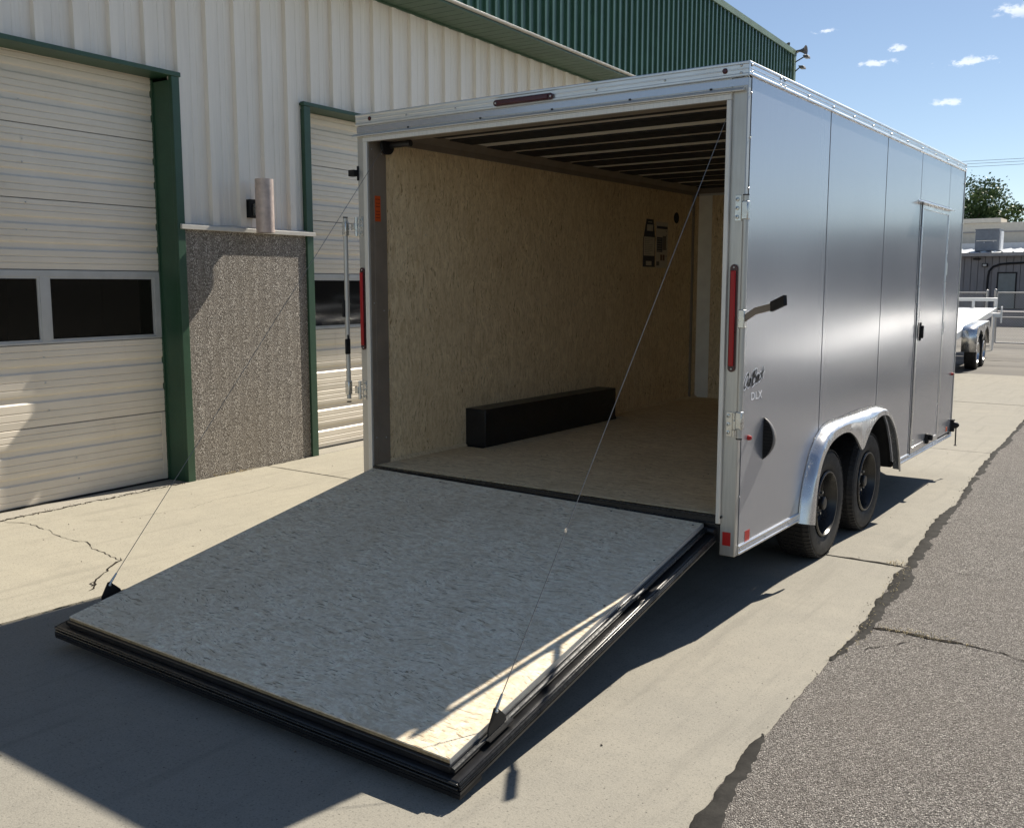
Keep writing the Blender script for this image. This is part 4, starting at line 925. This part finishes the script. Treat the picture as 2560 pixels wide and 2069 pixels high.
# side vent scoop
vent_c = (.375, .560); vt = None
NV = 18; NA = 9; vs = []; fs = []
for i in range(NV+1):
    t = -1+2*i/NV; hz = .112*t; wd = .050*(1-abs(t)**2.0)**.8+.002; dp = .064*(1-abs(t)**2.0)**.8+.002
    for k in range(NA+1):
        a = k/NA                       # open on the rear (-Y) side, bulging then falling to the skin
        vs.append((W+.001+dp*(.84+.45*a-1.29*a**2.0), vent_c[0]-.035+a*wd*2.2, vent_c[1]+hz))
fs = [(i*(NA+1)+k, i*(NA+1)+k+1, (i+1)*(NA+1)+k+1, (i+1)*(NA+1)+k) for i in range(NV) for k in range(NA)]
vt = MB().add(vs, fs).build('side_vent', 'speaker', TR, solid=.003)
vs = []
for i in range(NV+1):
    t = -1+2*i/NV; dp = .054*(1-abs(t)**2.0)**.8+.002; vs += [(W+.001, vent_c[0]-.036, vent_c[1]+.112*t), (W+.001+dp*.93, vent_c[0]-.030, vent_c[1]+.112*t)]
MB().add(vs, [(2*i, 2*i+1, 2*i+3, 2*i+2) for i in range(NV)]).build('vent_mouth', 'black', vt)
for i in range(11):
    t = -.8+1.6*i/10; dp = .054*(1-abs(t)**2.0)**.8; z = vent_c[1]+.112*t
    MB().box(W+.004, W+dp*.88, vent_c[0]-.043, vent_c[0]-.037, z-.003, z+.002).build('louvre', 'black', vt)
# side door
DR_ = bpy.data.objects.new('side_door', None); COL.objects.link(DR_); DR_.parent = TR; DR_.location = Vector((W, 3.93, 1.0))-worigin(TR)
b = MB(); b.box(W-.0075, W+.004, 3.500, 4.362, .085, 1.945); b.build('door_skin', 'silver', DR_)
b = MB(); b.box(W-.007, W+.009, 3.468, 3.502, .034, 1.992).box(W-.007, W+.009, 4.360, 4.392, .034, 1.992).box(W-.007, W+.0095, 3.502, 4.360, 1.945, 1.992); b.build('door_frame', 'alu', DR_, bevel=.002)
b = MB(); b.box(W-.007, W+.009, 3.502, 4.360, .034, .085); b.build('kick_rail', 'alu', DR_, bevel=.002)
b = MB(); b.box(W-.007, W-.004, 3.421, 3.468, .03, 2.011); b.build('door_gap', 'black_steel', DR_)
b = MB(); b.box(W-.0035, W+.003, 3.421, 3.438, .03, 2.011).box(W-.0035, W+.003, 4.3925, 4.3985, .03, 2.011); b.build('jamb_trim', 'silver', DR_)
b = MB(); b.box(W+.0095, W+.020, 3.535, 3.580, .93, 1.075); b.build('handle_plate', 'black', DR_, bevel=.006)
b = MB(); b.box(W+.020, W+.040, 3.545, 3.570, .95, 1.05); b.build('handle', 'black', DR_, bevel=.006)
b = MB(); b.box(W+.0095, W+.014, 3.515, 3.53, 1.08, 1.16); b.build('latch_strap', 'alu', DR_)
b = MB(); b.box(W+.004, W+.006, 3.53, 3.57, .10, .14); b.build('data_plate', 'yellow_sticker', DR_)
for z in (.5, 1.0, 1.5): MB().tube([(W+.006, 4.394, z-.05), (W+.006, 4.394, z+.05)], .008, 8).build('hinge_knuckle', 'alu', DR_)
b = MB(); b.prism([(W, 2.010), (W, 1.990), (W+.042, 1.984), (W+.042, 1.989), (W+.006, 2.000)], 3.35, 4.47, 1); b.build('drip_cap', 'alu', TR)
# door hold-back and front corner catch
b = MB(); b.box(W, W+.030, 3.945, 4.0, .055, .14).box(W+.03, W+.062, 3.955, 3.99, .085, .135); b.build('door_catch', 'black', TR, bevel=.010)
b = MB(); b.box(W, W+.030, 4.93, 4.975, .04, .15); b.dome((W+.03, 4.955, .10), .035, (1, 0, 0), 1.2, 12); b.tube([(W+.045, 4.955, .09), (W+.047, 4.955, -.085)], .006, 8); b.tube([(W+.047, 4.955, -.085), (W+.047, 4.955, -.09)], .014, 8); b.build('corner_catch', 'black', TR)
# lettering on the side
def side_text(txt, size, y, z, rot, shear, sx, mat, off, name, x, sp=1.0):
    me = text_mesh(txt, size, shear, sp, off)
    M4 = Matrix.Translation((x, y, z)) @ Matrix(((0, 0, 1, 0), (1, 0, 0, 0), (0, 1, 0, 0), (0, 0, 0, 1))) @ Matrix.Rotation(rot, 4, 'Z') @ Matrix.Diagonal((sx, 1, 1, 1))
    return place_text(name, me, mat, M4, TR)
def strokes(letters, y0, z0, sy, sz, shear, width, name, mat, x):
    b = MB()
    for pl, ox in letters:
        pts = []
        for k in range(len(pl)-1):
            p_, q_ = pl[k], pl[k+1]; p0_ = pl[max(k-1, 0)]; q1_ = pl[min(k+2, len(pl)-1)]
            for j in range(5):
                t = j/5; pts.append(tuple(.5*((2*p_[i])+(-p0_[i]+q_[i])*t+(2*p0_[i]-5*p_[i]+4*q_[i]-q1_[i])*t*t+(-p0_[i]+3*p_[i]-3*q_[i]+q1_[i])*t**3) for i in (0, 1)))
        pts.append(pl[-1])
        P = [(y0+(p[0]+ox+shear*p[1])*sy, z0+p[1]*sz+(p[0]+ox)*.012) for p in pts]; n = len(P); vs = []
        for i, p in enumerate(P):
            d = Vector((P[min(i+1, n-1)][0]-P[max(i-1, 0)][0], P[min(i+1, n-1)][1]-P[max(i-1, 0)][1])).normalized()
            e = .55 if i in (0, n-1) else 1; wv_ = width*e*(.75+.45*abs(d.y)) if mat == 'letter' else width*e
            for sg in (-1, 1): vs += [(x, p[0]-d.y*wv_*sg, p[1]+d.x*wv_*sg), (x+.0006, p[0]-d.y*wv_*sg, p[1]+d.x*wv_*sg)]
        b.add(vs, [f for i in range(n-1) for f in ((4*i+1, 4*i+3, 4*i+7, 4*i+5), (4*i, 4*i+4, 4*i+6, 4*i+2))])
    o = b.build(name, mat, TR, smooth=False); return o
LT = {'O': [[(.42, .85), (.30, 1.0), (.10, .80), (.0, .40), (.08, .02), (.28, .10), (.44, .50), (.44, .85), (.30, 1.0)]],
      'u': [[(.02, .55), (.0, .15), (.12, .0), (.28, .25), (.32, .55)], [(.32, .55), (.30, .10), (.38, .0)]],
      't': [[(.14, 1.05), (.08, .5), (.08, .0)], [(-.06, .70), (.30, .76)]],
      'B': [[(.05, .95), (.02, .45), (.0, -.12)], [(-.06, .86), (.25, 1.0), (.40, .78), (.10, .50)], [(.10, .50), (.40, .40), (.36, .05), (-.06, -.12)]],
      'a': [[(.30, .50), (.12, .52), (.0, .18), (.10, .0), (.28, .35), (.31, .50)], [(.31, .50), (.27, .05), (.34, .0)]],
      'c': [[(.28, .46), (.14, .54), (.0, .20), (.10, .0), (.28, .12)]],
      'k': [[(.10, 1.0), (.04, .5), (.0, .0)], [(.36, .66), (.06, .36), (.20, .22), (.34, -.06)]]}
def word(txt, x0, adv, sc=1.0):
    r = []
    for ch, a_ in zip(txt, adv):
        for st in LT[ch]: r.append(([(p[0]*1.0, p[1]*sc) for p in st], x0))
        x0 += a_
    return r
WL = word('Out', 0, (.56, .48, .0)) + word('Back', 1.30, (.50, .40, .36, .0))
strokes(WL, .050, .846, .088, .070, .30, .0112, 'lettering_outline', 'white', W+.0005)
strokes(WL, .050, .846, .088, .070, .30, .0034, 'lettering', 'letter', W+.0014)
side_text('DLX', .058, .150, .780, .0, 0, 1.32, 'white', .0002, 'lettering', W+.0008, 1.05)

# ---- ramp door
TLc = Vector((.11, -.034, .187)); TRc = Vector((2.43, -.034, .152)); BLc = Vector((.182, -2.183, -.191)); BRc = Vector((2.502, -2.183, -.221))
nrm = (TRc-TLc).cross(TLc-BLc).normalized()
def RP(a, b_, w_):
    u = a/2.32; v = b_/2.18
    return tuple(TLc*(1-u)*(1-v)+TRc*u*(1-v)+BLc*(1-u)*v+BRc*u*v+nrm*w_)
RD = bpy.data.objects.new('ramp_door', None); COL.objects.link(RD); RD.parent = TR; RD.location = Vector((1.3, -.02, .15))-worigin(TR)
b = MB(); b.box(0, 2.32, 0, 2.18, -.006, 0, T=RP); o = b.build('deck_board', 'osb_ramp', RD)
b = MB(); b.box(0.001, 2.319, .001, 2.179, -.020, -.0065, T=RP); b.build('board_edge', 'osb_edge', RD)
b = MB(); b.box(2.3195, 2.3225, .0, 2.181, -.020, .0, T=RP); b.build('edge_trim', 'alu_x', RD)
b = MB(); b.box(-.008, 2.328, .004, 2.192, -.050, -.0205, T=RP); b.build('inner_frame', 'black_steel', RD, bevel=.004)
for a0 in (-.016, 2.336):
    b = MB(); b.tube([RP(a0, .0, -.034), RP(a0, 2.19, -.034)], .011, 10); b.build('gasket', 'black_gloss', RD)
b = MB(); b.box(-.076, 2.378, .01, 2.216, -.080, -.0505, T=RP); b.build('door_core', 'black_steel', RD, bevel=.006)
for a0, a1 in ((-.086, -.0765), (2.3785, 2.388)):
    for w0, w1 in ((-.059, -.052), (-.068, -.061), (-.077, -.070)):
        b = MB(); b.box(a0, a1, .0, 2.220, w0, w1, T=RP); b.build('rim_rib', 'black_gloss', RD, bevel=.003)
for w0, w1 in ((-.078, -.068), (-.060, -.053)):
    b = MB(); b.box(-.0755, 2.3775, 2.2165, 2.227, w0, w1, T=RP); b.build('rim_rib', 'black_gloss', RD, bevel=.003)
b = MB(); b.box(-.086, 2.388, .0, 2.224, -.090, -.081, T=RP); b.build('door_skin', 'black_steel', RD)
b = MB()
for w_ in (-.112,): b.box(-.084, 2.386, 2.10, 2.226, -.108, -.091, T=RP)
b.build('bottom_seal', 'black', RD)
b = MB(); b.tube([(.10, -.022, .135), (2.49, -.022, .115)], .018, 12); b.build('hinge_tube', 'black_steel', RD)
for a0, sg in ((2.345, 1), (-.030, -1)):
    b = MB(); pts = [(1.876, -.022), (1.990, -.022), (1.986, .002), (1.944, .052), (1.938, .060), (1.926, .059), (1.918, .050), (1.880, .002)]
    b.prism([(p[0], p[1]) for p in pts], a0-.003, a0+.003, 0, T=RP); bk = b.build('cable_bracket', 'black', RD)
    b = MB(); b.box(a0-.018, a0+.018, 1.85, 2.005, -.034, -.028, T=RP); b.build('bracket_foot', 'black_steel', bk)
    b = MB(); c0 = Vector(RP(a0-.004, 1.93, .044)); b.dome(c0, .008, (-1, 0, 0), .7); b.dome(Vector(RP(a0+.004, 1.93, .044)), .008, (1, 0, 0), .7); b.build('shackle_bolt', 'zinc', bk)
for x, y_ in ((.04, .04), (2.28, .04), (2.28, .5), (2.28, 1.0), (.04, .6), (1.2, .04), (.6, .04), (1.8, .04)):
    MB().dome(RP(x, y_, .0005), .006, nrm, .25).build('deck_screw', 'black', RD)
# cables
top_r = (2.478, .062, 2.235); top_l = (.150, .085, 2.232)
for a0, tp in ((2.345, top_r), (-.030, top_l)):
    p0 = Vector(RP(a0, 1.932, .046)); p1 = Vector(tp)
    d = (p1-p0).normalized()
    b = MB(); b.tube([p0+d*.05, p1], .0017, 8); c = b.build('cable', 'cable', TR)
    b = MB(); b.tube([p0, p0+d*.02, p0+d*.065], [.007, .0065, .0045], 8); b.build('ferrule', 'zinc', c)
    if a0 > 1: b = MB(); q = p0.lerp(p1, .235); b.box(q.x-.001, q.x+.001, q.y-.008, q.y+.007, q.z-.007, q.z+.008); b.build('cable_tag', 'paper', c)
b = MB(); b.lathe([(-.01, .0), (-.01, .055), (.01, .055), (.01, .0)], (.150, .11, 2.235), 0, 20); b.build('pulley', 'black', TR)
b = MB(); b.tube([(.13, .13, 2.240), (.33, .13, 2.240)], .020, 12); b.build('spring', 'black_steel', TR)

# ================================================================== BACKGROUND
def flat_trailer(x0, label, grp):
    ft = empty('flatbed_trailer', (x0, 18.3, G), label, 'trailer', grp)
    def T(dx, y, dz): # deck slopes up to the front
        return (x0+dx, y, dz + (y-18.3)*.060)
    for k in range(20):
        b = MB(); y = 14.3+k*.42; b.box(-.78, .28, y, y+.412, .50, .535, T=lambda x, yy, z: T(x, yy, z)); b.build('deck_plank', 'alu_deck', ft)
    b = MB(); b.box(.281, .33, 14.3, 22.75, .40, .545, T=T).box(-.83, -.781, 14.3, 22.75, .40, .545, T=T); b.build('side_rail', 'alu_deck', ft, bevel=.004)
    b = MB(); b.box(-.86, .33, 22.72, 22.80, .70, .78, T=T); 
    for x in (-.86, -.25, .27): b.box(x, x+.06, 22.72, 22.80, .54, .70, T=T)
    b.build('front_rail', 'alu_deck', ft, bevel=.004)
    b = MB(); b.box(.33, .52, 22.0, 22.1, .36, .46, T=T); b.box(.50, .53, 22.0, 22.1, .22, .62, T=T); b.build('jack_mount', 'alu_deck', ft)
    for sg, xa, xb in ((1, .335, .62), (-1, -1.12, -.835)):
        pts = [(16.95, .02), (16.95, .42), (17.02, .50), (17.15, .535), (18.85, .60), (18.98, .56), (19.05, .48), (19.05, .10)]
        b = MB()
        b.sheet(pts, x0+xa, x0+xb, 0)
        b.build('fender', 'alu_smooth', ft, solid=.012)
        xo = x0+(xb-.006 if sg > 0 else xa)
        arch = [(16.95, .02), (16.95, .42), (17.02, .50), (17.15, .535), (18.85, .60), (18.98, .56), (19.05, .48), (19.05, .10), (18.98, .12), (18.86, .38), (18.55, .50), (18.2, .40), (18.03, .26), (17.85, .38), (17.5, .46), (17.2, .33), (17.06, .02)]
        b = MB(); b.prism([(y, z) for y, z in arch], xo, xo+.006, 0); b.build('fender_face', 'alu_smooth', ft)
    wa = wheel(17.55, ft, x0+.47, .34, 1, rimmat='alu'); wb = copy_tree(wa, ft); wb.location = wa.location + Vector((0, .92, .0))
    wc = wheel(17.55, ft, x0-.97, .34, -1, rimmat='alu'); wd = copy_tree(wc, ft); wd.location = wc.location + Vector((0, .92, .0))
    b = MB(); b.box(-.6, -.5, 14.4, 22.7, .36, .48, T=T).box(0, .1, 14.4, 22.7, .36, .48, T=T)
    b.build('frame', 'alu_deck', ft)
    MB().tube([(x0+.1, 24.2, .65), (x0+.1, 24.2, G)], .04, 10).build('jack', 'alu_deck', ft)
    MB().prism([(x0-.7, 22.8), (x0+.3, 22.8), (x0-.16, 24.6), (x0-.24, 24.6)], .62, .72, 2).build('tongue', 'alu_deck', ft)
    MB().box(-.83, .33, 14.22, 14.3, .36, .53, T=T).build('rear_beam', 'alu_deck', ft)
    return ft
f1 = flat_trailer(-.11, 'aluminium flatbed trailer with silver fenders beyond the front of the silver trailer', 'flatbed trailers parked in the yard')
f1.rotation_euler = (0, 0, R(3.3))
f2 = copy_tree(f1); f2.location = f1.location + Vector((2.95, .2, 0)); f2['label'] = 'second aluminium flatbed trailer, cut off at the right edge of the photo'
for k, dx in enumerate((6.2, 9.4, 12.8)):  # unseen extra trailers, added as bright shapes for the silver side to reflect
    f3 = copy_tree(f1); f3.location = f1.location + Vector((dx, -4.5, 0)); f3['label'] = ('flatbed trailer added out of view for the side reflection, nearest of the row', 'flatbed trailer added out of view for the side reflection, middle of the row', 'flatbed trailer added out of view for the side reflection, far end of the row')[k]

# chain link fence with a gate
FY = 27.0
def chain(x0, x1, z0, z1, name, parent, y=FY, p=.075):
    b = MB(); h = z1-z0; t = .0022; n = int((x1-x0)/p)+int(h/p)+2
    for sg in (1, -1):
        for k in range(-int(h/p)-1, int((x1-x0)/p)+int(h/p)+2):
            xa = x0+k*p; 
            # line from (xa, z0) to (xa+sg*h, z1)
            a0, c0 = (xa, z0), (xa+sg*h, z1)
            # clip to x range
            def clip(pa, pb):
                t0, t1 = 0., 1.; dx = pb[0]-pa[0]
                for lim, s_ in ((x0, 1), (x1, -1)):
                    q = (lim-pa[0])/dx
                    if (dx > 0) == (s_ > 0): t0 = max(t0, q)
                    else: t1 = min(t1, q)
                return (t0, t1)
            t0, t1 = clip(a0, c0)
            if t1 <= t0+.01: continue
            A = (lerp(a0[0], c0[0], t0), lerp(z0, z1, t0)); B = (lerp(a0[0], c0[0], t1), lerp(z0, z1, t1)); yy = y+sg*.002
            b.add([(A[0]-t, yy, A[1]), (A[0]+t, yy, A[1]), (B[0]+t, yy, B[1]), (B[0]-t, yy, B[1]), (A[0], yy-t*1.5, A[1]), (B[0], yy-t*1.5, B[1])], [(0, 4, 5, 3), (4, 1, 2, 5)])
    o = b.build(name, 'chain', parent, smooth=False); o['kind'] = 'stuff'
fe = empty('chain_link_fence', (-3.5, FY, G), 'grey chain-link fence in front of the grey shed, left of the gate', 'fence')
b = MB(); b.tube([(-11, FY, 1.145), (-1.02, FY, 1.145)], .022, 8); b.build('top_rail', 'chain', fe)
for x in (-10.9, -7.6, -4.3, -1.02):
    b = MB(); b.tube([(x, FY, G), (x, FY, 1.20)], .035, 10); b.dome((x, FY, 1.20), .045, (0, 0, 1), .9); b.build('fence_post', 'chain', fe)
chain(-5.0, -1.05, G+.03, 1.14, 'mesh', fe)
gt = empty('chain_link_gate', (.9, FY, G), 'wide chain-link gate with a mid rail at the right edge', 'gate')
b = MB(); b.tube([(-.80, FY, G), (-.80, FY, 1.22)], .035, 10); b.dome((-.8, FY, 1.22), .045, (0, 0, 1), .9); b.build('gate_post', 'chain', gt)
for z in (-.30, .44, 1.15):
    b = MB(); b.tube([(-.74, FY, z), (3.0, FY, z)], .021, 8); b.build('gate_rail', 'chain', gt)
for x in (-.74, 1.15, 3.0):
    b = MB(); b.tube([(x, FY, -.30), (x, FY, 1.15)], .021, 8); b.build('gate_stile', 'chain', gt)
chain(-.73, 3.0, -.29, 1.14, 'mesh', gt)

# grey shed on a low dock
YB = 46.0
sh = empty('grey_shed', (-4, YB, G), 'low grey board-walled shed with a white metal roof and a door', 'building')
b = MB(); b.box(-20, 90, YB+.05, YB+8, G, 2.8); b.build('wall_core', 'shed', sh)
x = -9.0
while x < 4:
    b = MB(); b.box(x+.015, x+.30-.015, YB, YB+.05, .30, 2.78); b.build('wall_board', 'shed', sh); x += .30
b = MB(); b.box(-20, 90, YB-.02, YB+.04, G, .30); b.build('plinth', 'black_steel', sh)
b = MB(); b.box(-20, 90, YB-.45, YB-.38, 2.70, 2.86); b.build('gutter', 'fascia', sh)
x = -12.0
while x < 60:
    b = MB(); b.add([(x, YB-.4, 2.86), (x+.38, YB-.4, 2.86), (x+.40, YB-.4, 2.91), (x+.44, YB-.4, 2.91), (x+.46, YB-.4, 2.86), (x, YB+5, 3.18), (x+.38, YB+5, 3.18), (x+.40, YB+5, 3.23), (x+.44, YB+5, 3.23), (x+.46, YB+5, 3.18)], [(i, i+1, i+6, i+5) for i in range(4)]); b.build('roof_sheet', 'shed_roof', sh); x += .46
b = MB(); b.box(-20, 90, YB+6.2, YB+6.3, 3.2, 3.55); b.box(-20, 90, YB+6.3, YB+14, 3.5, 3.55); b.build('upper_roof', 'shed_roof', sh)
b = MB(); b.box(-3.90, -3.186, YB-.03, YB-.002, .30, 1.905); b.build('door', 'shed_door', sh)
b = MB(); b.box(-3.96, -3.905, YB-.04, YB-.002, .30, 1.97).box(-3.18, -3.125, YB-.04, YB-.002, .30, 1.97).box(-3.905, -3.18, YB-.04, YB-.002, 1.91, 1.97); b.build('door_frame', 'black', sh)
b = MB(); pts = [(-4.36, YB-.08, -.3), (-4.36, YB-.08, .9), (-4.34, YB-.08, 1.75), (-4.30, YB-.08, 2.02), (-4.14, YB-.08, 2.22), (-3.85, YB-.08, 2.33), (-3.5, YB-.08, 2.36), (-2.0, YB-.08, 2.42)]; b.tube(pts, .045, 10); b.build('conduit', 'black', sh)
b = MB(); b.box(-4.62, -4.38, YB-.14, YB-.002, 2.22, 2.38); lo = b.build('wall_light', 'black', sh)
MB().box(-4.58, -4.42, YB-.15, YB-.141, 2.25, 2.34).build('lens', 'win_frame', lo)
b = MB(); b.box(-5.0, -4.7, YB-.2, YB-.002, 2.55, 2.62); b.build('wall_bracket', 'black', sh)
b = MB(); b.box(-30, 90, 41.4, YB-.03, G, .26); o = b.build('loading_dock', 'shed', None); tag(o, 'low dark loading dock in front of the grey shed', 'loading dock')
un = empty('rooftop_unit', (-4.6, YB+1.3, 3.0), 'dark grey box unit standing on the white metal roof', 'rooftop unit')
b = MB(); b.box(-5.15, -4.13, YB+.8, YB+1.9, 2.98, 3.97); b.build('cabinet', 'unit', un, bevel=.01)
b = MB(); b.box(-5.17, -4.11, YB+.78, YB+1.92, 3.97, 4.01); b.build('lid', 'unit', un); b = MB(); b.box(-5.1, -4.2, YB+.79, YB+.799, 3.45, 3.465); b.dome((-4.75, YB+.8, 3.38), .03, (0, -1, 0), .5); b.dome((-4.35, YB+.8, 3.42), .03, (0, -1, 0), .5); b.build('latch', 'zinc', un)
b = MB(); b.box(-4.12, -4.05, YB+.95, YB+1.6, 3.0, 3.9); b.build('side_duct', 'shed_roof', un)
wr = empty('added_warehouse', (35, 38, G), 'long dark grey warehouse, added out of view so the silver trailer side mirrors it', 'building')  # unseen building, added to give the side reflection its dark band
MB().box(9, 90, 38, 41, G, 3.65).build('wall', 'shed', wr); MB().box(8.9, 90.1, 37.9, 41.1, 3.652, 3.78).build('roof_edge', 'fascia', wr)
for k in range(7): MB().box(12+k*9, 15.4+k*9, 37.95, 37.999, G, 2.6).build('dock_door', 'unit', wr)
fb = empty('beige_building', (-8, 62, G), 'long flat-roofed beige building behind the grey shed', 'building')
b = MB(); b.box(-40, 110, 62, 64.5, G, 5.15); b.build('wall', 'beige', fb); b = MB(); b.box(-40, 110, 61.9, 61.995, 4.55, 4.62); b.build('trim', 'fascia', fb); b = MB(); b.box(-40, -6.6, 61.8, 64, 5.155, 5.42); b.build('parapet', 'beige', fb)
# tree
def tree(x, y, zc, rx, rz, label):
    t = empty('leafy_tree', (x, y, G), label, 'tree')
    b = MB(); b.tube([(x, y, G), (x+.1, y, 2), (x, y+.1, zc-rz*.5), (x+.1, y, zc+rz*.3)], [.32, .26, .16, .05], 10)
    rnd = random.Random(4)
    for k in range(12):
        a = k*2.4; zz = lerp(zc-rz*.8, zc+.2*rz, rnd.random()); e = (x+math.cos(a)*rx*.75, y+math.sin(a)*rx*.75, zz+rz*.45); b.tube([(x, y, zz-.3), ((x+e[0])/2, (y+e[1])/2, (zz+e[2])/2), e], [.10, .06, .015], 6)
    b.build('trunk', 'trunk', t)
    b = MB(); cl = []
    for _ in range(150):
        u = rnd.uniform(-1, 1); a = rnd.uniform(0, 6.283); r_ = rnd.random()**.45; q = math.sqrt(1-u*u)
        wob = 1+.10*math.sin(a*3+1)+.06*math.sin(a*5)
        cl.append((x+math.cos(a)*q*rx*r_*wob, y+math.sin(a)*q*rx*r_, zc+u*rz*r_*(1.05 if u > 0 else .85), rnd.uniform(.28, .6)))
    for c in cl:
        for _ in range(130):
            p = Vector((rnd.gauss(0, 1), rnd.gauss(0, 1), rnd.gauss(0, .75)))*c[3]*.66 + Vector(c[:3]); s_ = rnd.uniform(.06, .13)
            d = Vector((rnd.uniform(-1, 1), rnd.uniform(-1, 1), rnd.uniform(-.6, 1))).normalized(); u_ = d.orthogonal().normalized(); v_ = d.cross(u_)
            b.add([p-u_*s_, p-v_*s_*.55, p+u_*s_, p+v_*s_*.55], [(0, 1, 2, 3)])
    b.build('crown', 'leaf', t, smooth=False)
tree(-9.1, 66, 5.5, 2.75, 2.35, 'round leafy green tree rising behind the flat-roofed buildings')
# power lines
for (z0, z1, lab) in ((13.0, 12.9, 'topmost of the thin power lines crossing the sky at right'), (12.75, 12.65, 'middle thin power line crossing the sky at right'), (12.43, 12.39, 'third thin power line, just below the upper pair'), (8.22, 8.14, 'lowest power line, passing behind the tree crown')):
    pts = [(-70+12*k, 100, lerp(z0, z1, (12*k-54)/5.0*.25+.5) + ((k-9)/9)**2*1.1) for k in range(19)]
    o = MB().tube(pts, .018, 5).build('power_line', 'cable', None, origin=(-14, 100, z0)); tag(o, lab, 'power line', 'power lines over the yard')
